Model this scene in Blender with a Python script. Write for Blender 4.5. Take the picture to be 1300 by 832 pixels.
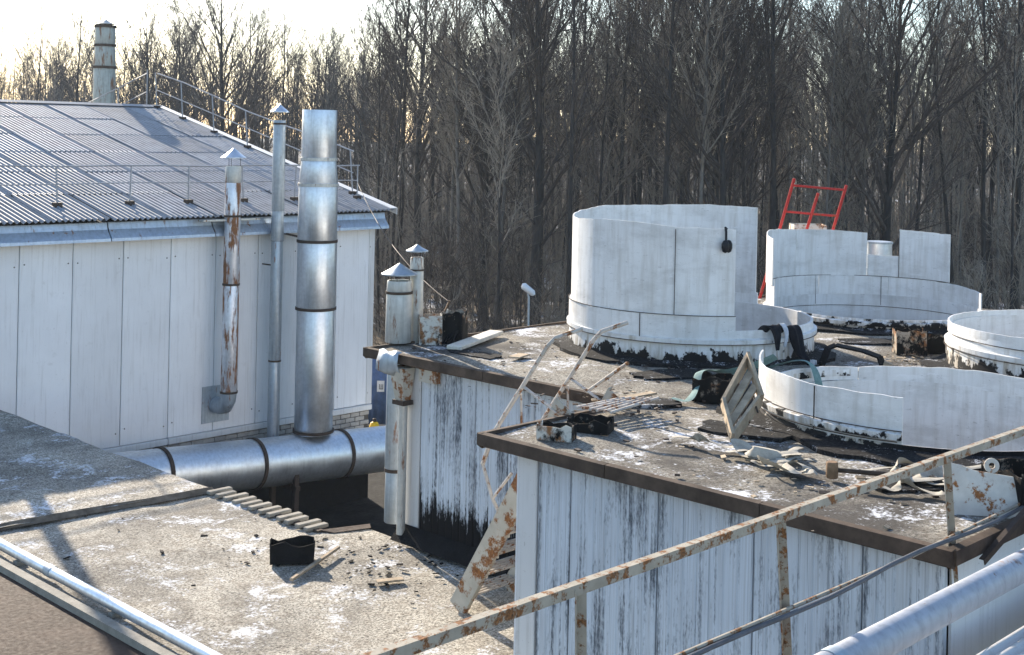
import bpy, bmesh, math, random
from mathutils import Vector, Matrix, noise
R = math.radians
rnd = random.Random(7)
for o in list(bpy.data.objects): bpy.data.objects.remove(o)
S = bpy.context.scene
COL = S.collection

# ------------------------------------------------------------------ camera
CAMZ = 8.0
cam = bpy.data.cameras.new('camera'); camo = bpy.data.objects.new('camera', cam); COL.objects.link(camo)
camo.location = (0, 0, CAMZ)
camo.rotation_euler = (Matrix.Rotation(R(90), 3, 'X') @ Matrix.Rotation(R(1.2), 3, 'Z')).to_euler()
cam.sensor_width = 36; cam.lens = 1650/1300*36
cam.shift_x = 0.0; cam.shift_y = -243/1300
cam.clip_start = .1; cam.clip_end = 6000
S.camera = camo
S.render.resolution_x = 1024; S.render.resolution_y = 655
# ------------------------------------------------------------------ sky and sun
SUN_EL = R(23); SUN_AZ = R(28.4)       # azimuth measured from +Y towards -X
W = bpy.data.worlds.new('World'); S.world = W; W.use_nodes = True
wn = W.node_tree.nodes; wl = W.node_tree.links
sky = wn.new('ShaderNodeTexSky'); sky.sky_type = 'NISHITA'; sky.sun_disc = False
sky.sun_elevation = SUN_EL; sky.sun_rotation = -SUN_AZ
sky.air_density = 1.0; sky.dust_density = .7; sky.ozone_density = 1.8; sky.altitude = 100
wl.new(sky.outputs[0], wn['Background'].inputs[0]); wn['Background'].inputs[1].default_value = .13
sl = bpy.data.lights.new('sun', 'SUN'); sl.energy = 4.8; sl.angle = R(.6); sl.color = (1, .88, .72)
slo = bpy.data.objects.new('sun', sl); COL.objects.link(slo)
sv = Vector((-math.sin(SUN_AZ)*math.cos(SUN_EL), math.cos(SUN_AZ)*math.cos(SUN_EL), math.sin(SUN_EL)))
slo.rotation_euler = sv.to_track_quat('Z', 'Y').to_euler(); slo.location = (-20, 40, 40)
S.view_settings.view_transform = 'Standard'; S.view_settings.look = 'None'
S.view_settings.gamma = 1; S.view_settings.use_curve_mapping = False
S.view_settings.exposure = 1.3
S.cycles.max_bounces = 6; S.cycles.diffuse_bounces = 3; S.cycles.glossy_bounces = 3; S.cycles.volume_bounces = 0

# ------------------------------------------------------------------ helpers
def tag(o, label=None, cat=None, group=None, kind=None):
    if label: o['label'] = label
    if cat: o['category'] = cat
    if group: o['group'] = group
    if kind: o['kind'] = kind
    return o
def thing(name, label, cat, loc=(0, 0, 0), rz=0, group=None):
    o = bpy.data.objects.new(name, None); COL.objects.link(o)
    o.empty_display_size = .2
    o.location = loc; o.rotation_euler = (0, 0, rz)
    return tag(o, label, cat, group)
def copy_tree(o, parent=None):
    c = o.copy(); COL.objects.link(c); c.parent = parent
    for ch in list(o.children): copy_tree(ch, c)
    return c
class MB:
    def __init__(s): s.v = []; s.f = []
    def add(s, vs, fs):
        n = len(s.v); s.v += [tuple(p) for p in vs]; s.f += [tuple(i+n for i in f) for f in fs]; return s
    def box(s, c, size, m=None):
        x, y, z = size[0]/2, size[1]/2, size[2]/2
        P = [Vector((i, j, k)) for i in (-x, x) for j in (-y, y) for k in (-z, z)]
        if m is not None: P = [m @ p for p in P]
        c = Vector(c)
        return s.add([p+c for p in P], [(0, 1, 3, 2), (4, 6, 7, 5), (0, 4, 5, 1), (2, 3, 7, 6), (0, 2, 6, 4), (1, 5, 7, 3)])
    def span(s, a, b):   # axis aligned box from min to max
        return s.box([(p+q)/2 for p, q in zip(a, b)], [abs(q-p) for p, q in zip(a, b)])
    def cbox(s, a, b, c=.01):   # chamfered on the vertical edges and top
        (x0, y0, z0), (x1, y1, z1) = a, b
        def ring(i, z): return [(x0+i+c, y0+i, z), (x1-i-c, y0+i, z), (x1-i, y0+i+c, z), (x1-i, y1-i-c, z), (x1-i-c, y1-i, z), (x0+i+c, y1-i, z), (x0+i, y1-i-c, z), (x0+i, y0+i+c, z)]
        vs = ring(c, z0)+ring(0, z0+c)+ring(0, z1-c)+ring(c, z1)
        fs = [tuple(reversed(range(8))), tuple(range(24, 32))]
        for k in range(3):
            for i in range(8):
                j = (i+1) % 8; fs.append((k*8+i, k*8+j, k*8+8+j, k*8+8+i))
        return s.add(vs, fs)
    def tube(s, pts, r, n=8, cap=True, flat=1.0):
        pts = [Vector(p) for p in pts]
        rs = r if isinstance(r, (list, tuple)) else [r]*len(pts)
        vs = []; fs = []; up = None
        for i, p in enumerate(pts):
            t = (pts[min(i+1, len(pts)-1)]-pts[max(i-1, 0)])
            if t.length < 1e-9: t = Vector((0, 0, 1))
            t.normalize()
            if up is None:
                up = Vector((0, 0, 1)) if abs(t.z) < .9 else Vector((1, 0, 0))
            a = t.cross(up)
            if a.length < 1e-4: a = t.cross(Vector((.3, 1, .2)))
            a.normalize(); b = a.cross(t).normalized(); up = b
            for k in range(n):
                q = 2*math.pi*k/n
                vs.append(p+(a*math.cos(q)+b*math.sin(q)*flat)*rs[i])
        for i in range(len(pts)-1):
            for k in range(n):
                l = (k+1) % n; fs.append((i*n+k, i*n+l, (i+1)*n+l, (i+1)*n+k))
        if cap and n > 2:
            fs.append(tuple(reversed(range(n)))); m = (len(pts)-1)*n; fs.append(tuple(range(m, m+n)))
        return s.add(vs, fs)
    def lathe(s, prof, n=32, c=(0, 0, 0), a0=0, a1=360, closed=False):
        full = abs(a1-a0) >= 359.9; m = n if full else n+1
        vs = []; fs = []; k = len(prof)
        for i in range(m):
            q = R(a0+(a1-a0)*i/n)
            for r, z in prof: vs.append((c[0]+r*math.cos(q), c[1]+r*math.sin(q), c[2]+z))
        for i in range(n):
            j = (i+1) % m
            for p in range(k if closed else k-1):
                w = (p+1) % k
                fs.append((i*k+p, j*k+p, j*k+w, i*k+w))
        if closed and not full:
            fs.append(tuple(range(k))); fs.append(tuple(reversed([n*k+p for p in range(k)])))
        return s.add(vs, fs)
    def cylz(s, c, r, z0, z1, n=24, r2=None):
        r2 = r if r2 is None else r2
        return s.lathe([(0.0001, z0), (r, z0), (r2, z1), (0.0001, z1)], n, (c[0], c[1], 0))
    def prism(s, poly, z0, z1):
        n = len(poly)
        return s.add([(x, y, z0) for x, y in poly]+[(x, y, z1) for x, y in poly],
                     [tuple(reversed(range(n))), tuple(range(n, 2*n))]+[(i, (i+1) % n, n+(i+1) % n, n+i) for i in range(n)])
    def bar(s, a, b, w, h, roll=0):   # rectangular bar between two points
        a = Vector(a); b = Vector(b); t = b-a; L = t.length
        m = (t.to_track_quat('X', 'Z').to_matrix()) @ Matrix.Rotation(roll, 3, 'X')
        return s.box((a+b)/2, (L, w, h), m)
    def angle_iron(s, a, b, w=.05, t=.006, roll=0):
        a = Vector(a); b = Vector(b); d = b-a; L = d.length
        m = (d.to_track_quat('X', 'Z').to_matrix()) @ Matrix.Rotation(roll, 3, 'X')
        c = (a+b)/2
        s.box(c, (L, w, t), m); s.box(c+m @ Vector((0, -w/2+t/2, -w/2-t/2)), (L, t, w), m); return s
    def mesh(s, name, smooth=None):
        me = bpy.data.meshes.new(name); me.from_pydata(s.v, [], s.f); me.update()
        if smooth:
            me.polygons.foreach_set('use_smooth', [True]*len(me.polygons))
            me.set_sharp_from_angle(angle=R(smooth))
        return me
    def build(s, name, mat, parent=None, smooth=None, fix=True):
        me = s.mesh(name, smooth)
        if fix:
            bm = bmesh.new(); bm.from_mesh(me); bmesh.ops.recalc_face_normals(bm, faces=bm.faces); bm.to_mesh(me); bm.free()
            if smooth: me.set_sharp_from_angle(angle=R(smooth))
        return link(name, me, mat, parent)
def link(name, me, mat, parent=None, loc=None, rot=None):
    if mat is not None and not me.materials: me.materials.append(mat)
    o = bpy.data.objects.new(name, me); COL.objects.link(o)
    if parent: o.parent = parent
    if loc: o.location = loc
    if rot: o.rotation_euler = rot
    return o

# ------------------------------------------------------------------ materials
class NT:
    def __init__(s, name):
        s.m = bpy.data.materials.new(name); s.m.use_nodes = True; s.t = s.m.node_tree
        s.b = s.t.nodes['Principled BSDF']
        tc = s.t.nodes.new('ShaderNodeTexCoord'); oi = s.t.nodes.new('ShaderNodeObjectInfo')
        mu = s.t.nodes.new('ShaderNodeVectorMath'); mu.operation = 'MULTIPLY_ADD'
        cx = s.t.nodes.new('ShaderNodeCombineXYZ')
        for k in range(3): s.t.links.new(oi.outputs['Random'], cx.inputs[k])
        s.t.links.new(cx.outputs[0], mu.inputs[0]); mu.inputs[1].default_value = (37, 53, 0)
        s.t.links.new(tc.outputs['Object'], mu.inputs[2])
        s.obj = tc.outputs['Object']; s.co = mu.outputs[0]; s.rand = oi.outputs['Random']
    def n(s, typ, **kw):
        q = s.t.nodes.new(typ)
        for k, v in kw.items(): setattr(q, k, v)
        return q
    def noise(s, scale, detail=5, rough=.6, stretch=None, co=None, dist=0):
        q = s.n('ShaderNodeTexNoise'); q.inputs['Scale'].default_value = scale
        q.inputs['Detail'].default_value = detail; q.inputs['Roughness'].default_value = rough; q.inputs['Distortion'].default_value = dist
        c = co or s.co
        if stretch:
            mp = s.n('ShaderNodeMapping'); mp.inputs['Scale'].default_value = stretch; s.t.links.new(c, mp.inputs[0]); c = mp.outputs[0]
        s.t.links.new(c, q.inputs['Vector']); return q.outputs['Fac']
    def ramp(s, fac, stops):
        q = s.n('ShaderNodeValToRGB'); e = q.color_ramp.elements
        while len(e) < len(stops): e.new(.5)
        for el, (p, c) in zip(e, stops):
            el.position = p; el.color = (c, c, c, 1) if isinstance(c, (int, float)) else (*c, 1)
        s.t.links.new(fac, q.inputs[0]); return q.outputs[0]
    def mix(s, fac, a, b, mode='MIX'):
        q = s.n('ShaderNodeMix', data_type='RGBA', blend_type=mode)
        for sock, v in ((0, fac), (6, a), (7, b)):
            if isinstance(v, (int, float)): q.inputs[sock].default_value = v if sock == 0 else (v, v, v, 1)
            elif isinstance(v, tuple): q.inputs[sock].default_value = (*v, 1)
            else: s.t.links.new(v, q.inputs[sock])
        return q.outputs[2]
    def math(s, op, a, b=0.0, c=None):
        q = s.n('ShaderNodeMath', operation=op)
        for i, v in enumerate((a, b, c)):
            if v is None: continue
            if isinstance(v, (int, float)): q.inputs[i].default_value = v
            else: s.t.links.new(v, q.inputs[i])
        return q.outputs[0]
    def sep(s, co=None):
        q = s.n('ShaderNodeSeparateXYZ'); s.t.links.new(co or s.obj, q.inputs[0]); return q.outputs
    def set(s, col=None, rough=None, metal=None, bump=None, bs=.3, bd=.01, spec=None):
        for nm, v in (('Base Color', col), ('Roughness', rough), ('Metallic', metal)):
            if v is None: continue
            if isinstance(v, tuple): s.b.inputs[nm].default_value = (*v, 1)
            elif isinstance(v, (int, float)): s.b.inputs[nm].default_value = v
            else: s.t.links.new(v, s.b.inputs[nm])
        if spec is not None: s.b.inputs['Specular IOR Level'].default_value = spec
        if bump is not None:
            q = s.n('ShaderNodeBump'); q.inputs['Strength'].default_value = bs; q.inputs['Distance'].default_value = bd
            s.t.links.new(bump, q.inputs['Height']); s.t.links.new(q.outputs[0], s.b.inputs['Normal'])
        return s.m

def m_plain(name, col, rough=.7, metal=0, var=.25, scale=6, bd=.004, spec=.2):
    t = NT(name); f = t.noise(scale); g = t.noise(scale*7, 3)
    c = t.mix(t.ramp(f, [(.3, 0), (.7, 1)]), tuple(x*(1-var) for x in col), tuple(min(1, x*(1+var*.6)) for x in col))
    c = t.mix(t.math('MULTIPLY', t.ramp(g, [(.5, 0), (.75, 1)]), .35), c, tuple(x*.5 for x in col))
    return t.set(c, t.ramp(g, [(.2, max(0, rough-.12)), (.8, min(1, rough+.12))]), metal, t.noise(scale*5), .35, bd, spec)

def m_white_wall(name, base=(.76, .765, .77), dirt=(.30, .28, .25), amt=.5):
    t = NT(name)
    big = t.noise(.7, 4); st = t.noise(3.0, 5, .6, (6, 6, .35)); sp = t.noise(45, 2, .5); blot = t.noise(5, 6, .7)
    c = t.mix(t.ramp(big, [(.35, 0), (.7, 1)]), base, tuple(x*.88 for x in base))
    c = t.mix(t.math('MULTIPLY', t.ramp(st, [(.52, 0), (.75, 1)]), amt*.55), c, dirt)
    c = t.mix(t.math('MULTIPLY', t.ramp(blot, [(.62, 0), (.75, 1)]), amt*.5), c, dirt)
    c = t.mix(t.math('MULTIPLY', t.ramp(sp, [(.71, 0), (.75, 1)]), .5), c, (.16, .13, .11))
    hv = t.n('ShaderNodeHueSaturation'); t.t.links.new(c, hv.inputs['Color']); t.t.links.new(t.math('ADD', .90, t.math('MULTIPLY', t.rand, .13)), hv.inputs['Value']); c = hv.outputs[0]
    run = t.noise(2.3, 5, .65, (9, 9, .10)); c = t.mix(t.math('MULTIPLY', t.ramp(run, [(.60, 0), (.74, 1)]), amt*.6), c, (.30, .26, .21))
    return t.set(c, .55, 0, t.noise(4, 4), .25, .006)

def m_tar_panel(name, zb, zt, base=(.60, .65, .70), bottom=True, amt=1.0):
    """light painted panel with thin tar runs and speckle, splashed black at the foot"""
    t = NT(name); x, y, z = t.sep()
    st = t.noise(3.2, 4, .6, (7, 7, .10)); st2 = t.noise(9.0, 5, .6, (6.0, 6.0, .12)); fine = t.noise(11, 3, .6, (8, 8, .06))
    spl = t.noise(55, 3, .7, (1, 1, .30)); bl = t.noise(1.1, 3); bl2 = t.noise(2.4, 4, .6, (1.5, 1.5, .6))
    c = t.mix(t.ramp(bl, [(.35, 0), (.7, 1)]), base, tuple(q*.84 for q in base))
    c = t.mix(t.math('MULTIPLY', t.ramp(st2, [(.45, 0), (.72, 1)]), .45), c, (.30, .29, .27))
    c = t.mix(t.math('MULTIPLY', t.ramp(fine, [(.60, 0), (.68, 1)]), .55), c, (.10, .11, .13))
    k = t.math('ADD', t.math('MULTIPLY', t.math('SUBTRACT', st, .5), 1.5), t.math('ADD', t.math('MULTIPLY', t.math('SUBTRACT', spl, .5), .9), t.math('MULTIPLY', t.math('SUBTRACT', bl2, .5), 1.1)))
    c = t.mix(t.math('MULTIPLY', t.ramp(k, [(.04, 0), (.40, 1)]), .85*amt), c, (.025, .032, .045))
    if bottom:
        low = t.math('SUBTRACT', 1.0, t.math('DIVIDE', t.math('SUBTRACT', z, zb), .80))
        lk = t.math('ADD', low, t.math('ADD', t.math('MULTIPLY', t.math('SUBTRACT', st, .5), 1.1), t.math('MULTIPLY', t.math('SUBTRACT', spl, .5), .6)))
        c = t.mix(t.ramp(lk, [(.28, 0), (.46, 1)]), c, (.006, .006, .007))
    return t.set(c, .75, 0, t.noise(20, 4), .2, .004, .12)

def m_gravel(name, snow=.35, tone=1.0, dark=.5):
    t = NT(name); co = t.obj
    fine = t.noise(38, 5, .9, None, co); mid = t.noise(9, 6, .7, None, co); big = t.noise(.75, 5, .62, None, co, .4); sn = t.noise(1.5, 7, .72, None, co, .3); sn2 = t.noise(28, 3, .7, None, co)
    c = t.mix(t.ramp(fine, [(.40, 0), (.58, 1)]), tuple(q*tone for q in (.045, .04, .032)), tuple(min(.75, q*tone) for q in (.56, .52, .44)))
    c = t.mix(t.math('MULTIPLY', t.ramp(mid, [(.45, 0), (.68, 1)]), .55), c, (.13, .095, .062))
    c = t.mix(t.math('MULTIPLY', t.ramp(big, [(.42, 0), (.60, 1)]), dark), c, (.045, .040, .036))
    s = t.math('ADD', sn, t.math('MULTIPLY', t.math('SUBTRACT', sn2, .5), .45))
    c = t.mix(t.math('MULTIPLY', t.ramp(s, [(.70-snow*.35, 0), (.80-snow*.35, 1)]), .85), c, (.74, .76, .80))
    h = t.math('ADD', t.math('MULTIPLY', fine, .5), t.math('ADD', mid, t.math('MULTIPLY', big, 2)))
    return t.set(c, .9, 0, h, .4, .018, .15)

def m_metal(name, col=(.55, .58, .62), rough=.32, streak=.4, rust=0.0, metal=.85, bs=.25):
    t = NT(name)
    v = t.noise(14, 4, .6); st = t.noise(5, 5, .6, (4, 4, .3)); bl = t.noise(2.2, 4)
    c = t.mix(t.ramp(v, [(.35, 0), (.65, 1)]), tuple(q*.93 for q in col), tuple(min(1, q*1.1) for q in col))
    c = t.mix(t.math('MULTIPLY', t.ramp(st, [(.48, 0), (.72, 1)]), streak), c, tuple(q*.55 for q in col))
    mt = metal; rg = t.ramp(bl, [(.3, rough-.08), (.7, rough+.16)])
    if rust:
        rk = t.noise(3.2, 6, .7, (2.2, 2.2, .45)); k = t.ramp(rk, [(.62-rust*.3, 0), (.70-rust*.3, 1)])
        rc = t.mix(t.noise(30, 3), (.10, .045, .02), (.30, .13, .05))
        c = t.mix(k, c, rc); mt = t.math('MULTIPLY', t.math('SUBTRACT', 1.0, k), metal); rg = t.mix(k, rg, .9)
    return t.set(c, rg, mt, t.noise(3.2, 3), bs, .008)

def m_rust(name, paint=(.55, .52, .46), amt=.5, dark=(.06, .035, .02), scale=7):
    t = NT(name)
    a = t.noise(scale, 7, .72); b = t.noise(scale*6, 4, .7); c0 = t.noise(scale*.6, 3)
    rc = t.mix(t.ramp(b, [(.3, 0), (.7, 1)]), dark, (.33, .14, .05))
    c = t.mix(t.ramp(c0, [(.3, 0), (.7, 1)]), paint, tuple(q*.7 for q in paint))
    c = t.mix(t.ramp(a, [(.60-amt*.3, 0), (.66-amt*.3, 1)]), c, rc)
    return t.set(c, .85, 0, b, .5, .004, .2)

def m_charred(name, paint=(.55, .53, .48), amt=.6):
    """sheet metal with tar and burnt paint, pale flakes left"""
    t = NT(name); x, y, z = t.sep()
    a = t.noise(7, 6, .72, (1, 1, .8)); b = t.noise(22, 4, .7); r = t.noise(9, 5)
    c = t.mix(t.ramp(r, [(.48, 0), (.6, 1)]), paint, (.26, .12, .05))
    k = t.math('SUBTRACT', t.math('ADD', a, t.math('MULTIPLY', t.math('SUBTRACT', b, .5), .3)), t.math('MULTIPLY', z, .35))
    c = t.mix(t.ramp(k, [(.56-amt*.35, 0), (.68-amt*.35, 1)]), c, (.007, .007, .007))
    return t.set(c, .8, 0, b, .5, .006, .15)

def m_shroud(name, tar_top, tarry=1.0, base=(.78, .775, .76)):
    """white painted glass-fibre wall, scuffed; black bitumen smeared round the foot"""
    t = NT(name); x, y, z = t.sep()
    big = t.noise(.9, 4); sc = t.noise(6, 6, .7, (1, 1, 3)); st = t.noise(3.5, 5, .6, (4, 4, .4)); blob = t.noise(5.5, 5, .62, (1, 1, .8))
    c = t.mix(t.ramp(big, [(.35, 0), (.68, 1)]), base, tuple(q*.85 for q in base))
    c = t.mix(t.math('MULTIPLY', t.ramp(st, [(.46, 0), (.72, 1)]), .38), c, (.36, .32, .26))
    sm = t.noise(1.7, 6, .7, (1, 1, 2.4)); c = t.mix(t.math('MULTIPLY', t.ramp(sm, [(.48, 0), (.66, 1)]), .42), c, (.40, .385, .36))
    wh = t.noise(2.6, 5, .7, (1, 1, 3.5)); c = t.mix(t.math('MULTIPLY', t.ramp(wh, [(.60, 0), (.68, 1)]), .6), c, (.80, .80, .80))
    scr = t.noise(16, 3, .6, (1, 1, 5)); c = t.mix(t.math('MULTIPLY', t.ramp(scr, [(.69, 0), (.72, 1)]), .6), c, (.13, .12, .11))
    c = t.mix(t.math('MULTIPLY', t.ramp(sc, [(.64, 0), (.70, 1)]), .4), c, (.25, .24, .22))
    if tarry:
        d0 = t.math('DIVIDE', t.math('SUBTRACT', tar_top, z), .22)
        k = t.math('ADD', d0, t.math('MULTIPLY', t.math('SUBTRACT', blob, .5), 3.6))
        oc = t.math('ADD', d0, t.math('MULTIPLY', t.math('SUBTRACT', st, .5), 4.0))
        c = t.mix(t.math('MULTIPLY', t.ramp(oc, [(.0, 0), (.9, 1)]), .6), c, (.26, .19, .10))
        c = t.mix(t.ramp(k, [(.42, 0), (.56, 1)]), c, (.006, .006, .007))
    return t.set(c, .6, 0, t.noise(3, 4), .3, .01, .2)

def m_bark(name, a, b):
    t = NT(name); f = t.noise(5, 5, .65, (1, 1, .35))
    c = t.mix(t.ramp(f, [(.35, 0), (.68, 1)]), a, b)
    hv = t.n('ShaderNodeHueSaturation'); t.t.links.new(c, hv.inputs['Color'])
    t.t.links.new(t.math('ADD', .75, t.math('MULTIPLY', t.rand, .5)), hv.inputs['Value'])
    return t.set(hv.outputs[0], .85, 0, f, .5, .02, .2)

M = {}
M['wall'] = m_white_wall('white panel paint')
M['wall_trim'] = m_white_wall('white trim', (.66, .66, .65), amt=.8)
M['dark_gap'] = m_plain('dark joint', (.03, .03, .03), .9)
M['brick'] = m_plain('silicate brick', (.42, .39, .35), .9, 0, .35, 3)
M['brick_tar'] = m_plain('mortar', (.09, .08, .07), .95)
M['fascia'] = m_metal('blue grey fascia sheet', (.42, .50, .60), .45, .45, .05, .55)
M['slate'] = None
M['galv'] = m_metal('galvanised sheet', (.60, .64, .68), .36, .35)
M['galv_pipe'] = m_metal('weathered pipe cladding', (.36, .375, .41), .5, .55, .04, .3, .06)
M['galv_dull'] = m_metal('dull galvanised sheet', (.37, .42, .46), .5, .5, .03, .6)
M['galv_stain'] = m_metal('stained galvanised sheet', (.50, .50, .47), .48, .55, .14, .5)
M['rust_pipe'] = m_metal('rust eaten sheet', (.62, .64, .68), .4, .5, .47, .7)
M['chimney'] = m_metal('rust streaked chimney sheet', (.40, .41, .37), .55, .7, .2, .4)
M['band'] = m_plain('dark clamp band', (.055, .04, .032), .7)
M['rail'] = m_plain('grey rail paint', (.36, .36, .37), .6)
M['rust_rail'] = m_rust('rusty cream rail', (.40, .36, .29), .30, (.06, .04, .025), 14)
M['rust_pale'] = m_rust('pale rusty tube', (.58, .53, .47), .24, (.10, .055, .03), 11)
M['rust_brown'] = m_plain('dark rusted edge', (.088, .064, .048), .9, 0, .6, 4)
M['rust_orange'] = m_rust('flaking orange rust', (.52, .48, .40), .30, (.12, .05, .02), 6)
M['gravel'] = m_gravel('granular roofing felt', .40, .72, .9)
M['gravel_c'] = m_gravel('pale granular roofing felt', .40, 1.15, .5)
M['tar'] = m_plain('bitumen', (.009, .009, .010), .85, 0, .4, 9, .02, .12)
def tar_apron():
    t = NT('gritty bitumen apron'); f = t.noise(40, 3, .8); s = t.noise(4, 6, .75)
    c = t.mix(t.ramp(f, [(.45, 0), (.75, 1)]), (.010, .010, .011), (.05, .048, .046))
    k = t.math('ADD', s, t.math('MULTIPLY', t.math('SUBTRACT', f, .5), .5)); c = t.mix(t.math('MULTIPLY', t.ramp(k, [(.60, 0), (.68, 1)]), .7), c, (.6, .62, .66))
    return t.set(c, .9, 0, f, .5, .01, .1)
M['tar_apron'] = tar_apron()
M['cable'] = m_plain('grey cable sheath', (.10, .105, .115), .6)
M['wood_brown'] = m_plain('worn brown hammer head', (.24, .15, .085), .8, 0, .4, 12)
M['felt_lap'] = m_plain('felt lap', (.17, .135, .10), .9, 0, .5, 8)
M['plate'] = m_rust('rust spotted white plate', (.62, .60, .55), .20, (.16, .07, .03), 10)
M['wood'] = m_plain('weathered plank', (.42, .33, .23), .85, 0, .35, 9)
M['wood_pale'] = m_plain('pale board', (.62, .58, .50), .8, 0, .2, 5)
M['wood_dark'] = m_plain('dark stick', (.16, .10, .06), .85)
M['charred'] = m_charred('charred sheet metal', (.32, .28, .23), amt=.85)
M['charred_light'] = m_charred('rust and tar stained white box', (.60, .57, .50), .16)
M['charred_mid'] = m_charred('half charred sheet metal', (.40, .34, .27), .50)
M['concrete'] = m_plain('concrete strip', (.29, .27, .23), .9)
M['hose'] = m_plain('dirty canvas hose', (.42, .385, .32), .9, 0, .3, 12)
M['hose_green'] = m_plain('green hose', (.16, .26, .25), .8, 0, .3, 12)
M['red'] = m_rust('red paint', (.50, .045, .04), .12)
M['black_cloth'] = m_plain('black cloth', (.012, .013, .018), .9, 0, .4, 8, .01)
M['white_cloth'] = m_plain('white stripe', (.6, .62, .66), .8)
M['rubber'] = m_plain('black plastic', (.015, .015, .018), .4)
M['blue'] = m_plain('blue gate paint', (.10, .16, .30), .6)
M['paper'] = m_plain('white sign', (.8, .8, .8), .6, 0, .05)
M['yellow'] = m_plain('yellow paint', (.75, .48, .03), .5)
M['glass_lamp'] = m_plain('white lamp housing', (.75, .78, .80), .4, 0, .1)
M['brown_plate'] = m_plain('brown painted ledge', (.06, .04, .03), .85, 0, .4, 3)
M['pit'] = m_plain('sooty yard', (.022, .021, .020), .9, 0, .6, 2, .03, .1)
M['bark'] = m_bark('grey bark', (.016, .015, .015), (.052, .046, .042))
M['bark_pale'] = m_bark('pale bark', (.08, .07, .062), (.20, .18, .155))
M['twig'] = m_bark('brown twigs', (.038, .030, .026), (.085, .066, .055))
M['twig_pale'] = m_bark('pale twigs', (.13, .11, .09), (.30, .255, .20))

def slate():
    t = NT('asbestos cement sheet')
    f = t.noise(2.2, 6, .65); g = t.noise(40, 3); st = t.noise(6, 5, .6, (3.5, .35, 1))
    c = t.mix(t.ramp(f, [(.35, 0), (.7, 1)]), (.31, .32, .34), (.22, .225, .235))
    c = t.mix(t.math('MULTIPLY', t.ramp(st, [(.5, 0), (.72, 1)]), .5), c, (.15, .145, .14))
    c = t.mix(t.math('MULTIPLY', t.ramp(g, [(.6, 0), (.8, 1)]), .4), c, (.6, .6, .6))
    hv = t.n('ShaderNodeHueSaturation'); t.t.links.new(c, hv.inputs['Color'])
    t.t.links.new(t.math('ADD', .86, t.math('MULTIPLY', t.rand, .28)), hv.inputs['Value'])
    return t.set(hv.outputs[0], .62, 0, g, .3, .003, .4)
M['slate'] = slate()
def forest_floor():
    t = NT('leaf litter and thin snow'); co = t.obj
    a = t.noise(.6, 6, .7, None, co); b = t.noise(9, 4, .7, None, co); s = t.noise(.11, 6, .65, None, co)
    c = t.mix(t.ramp(b, [(.3, 0), (.7, 1)]), (.07, .05, .033), (.20, .155, .105))
    c = t.mix(t.math('MULTIPLY', t.ramp(a, [(.45, 0), (.65, 1)]), .5), c, (.05, .045, .03))
    k = t.math('ADD', s, t.math('MULTIPLY', t.math('SUBTRACT', a, .5), .6))
    c = t.mix(t.math('MULTIPLY', t.ramp(k, [(.56, 0), (.64, 1)]), .7), c, (.60, .62, .66))
    return t.set(c, .95, 0, t.math('ADD', a, b), .6, .06, .1)
M['floor'] = forest_floor()

# ------------------------------------------------------------------ ground: one sheet to the horizon
def build_ground():
    vs = []; fs = []
    rings = [0, 6, 12, 20, 30, 45, 60, 80, 110, 150, 210, 320, 500, 800]
    n = 64
    vs.append((0, 25, 0))
    for r in rings[1:]:
        for k in range(n):
            q = 2*math.pi*k/n; x = r*math.cos(q); y = 25+r*math.sin(q)
            z = 0 if r < 40 else .5*noise.noise((x*.03, y*.03, 1))+ (0 if r < 100 else min(1, (r-100)/300)*6*(noise.noise((x*.004, y*.004, 5))*.5+.4))
            vs.append((x, y, z))
    for k in range(n): fs.append((0, 1+k, 1+(k+1) % n))
    for i in range(len(rings)-2):
        for k in range(n):
            l = (k+1) % n; a = 1+i*n; b = 1+(i+1)*n; fs.append((a+k, b+k, b+l, a+l))
    o = MB().add(vs, fs).build('ground', M['floor'], smooth=60); tag(o, kind='structure')
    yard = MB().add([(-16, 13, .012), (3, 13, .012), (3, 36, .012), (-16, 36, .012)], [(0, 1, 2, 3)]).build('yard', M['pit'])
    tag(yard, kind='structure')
build_ground()

AZ = math.atan2(.7155, .6986)
dv = Vector((math.cos(AZ), math.sin(AZ), 0)); ev = Vector((-math.sin(AZ), math.cos(AZ), 0))
PL = Vector((-3.01, 28.5, 0)); PR = Vector((-.23, 10.83, 0))
def Lp(u, v, z=0): return PL+dv*u+ev*v+Vector((0, 0, z))
def Rp(u, v, z=0): return PR+dv*u+ev*v+Vector((0, 0, z))
def toR(p): q = Vector(p)-PR; return Vector((q.dot(dv), q.dot(ev), p[2]))

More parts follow.
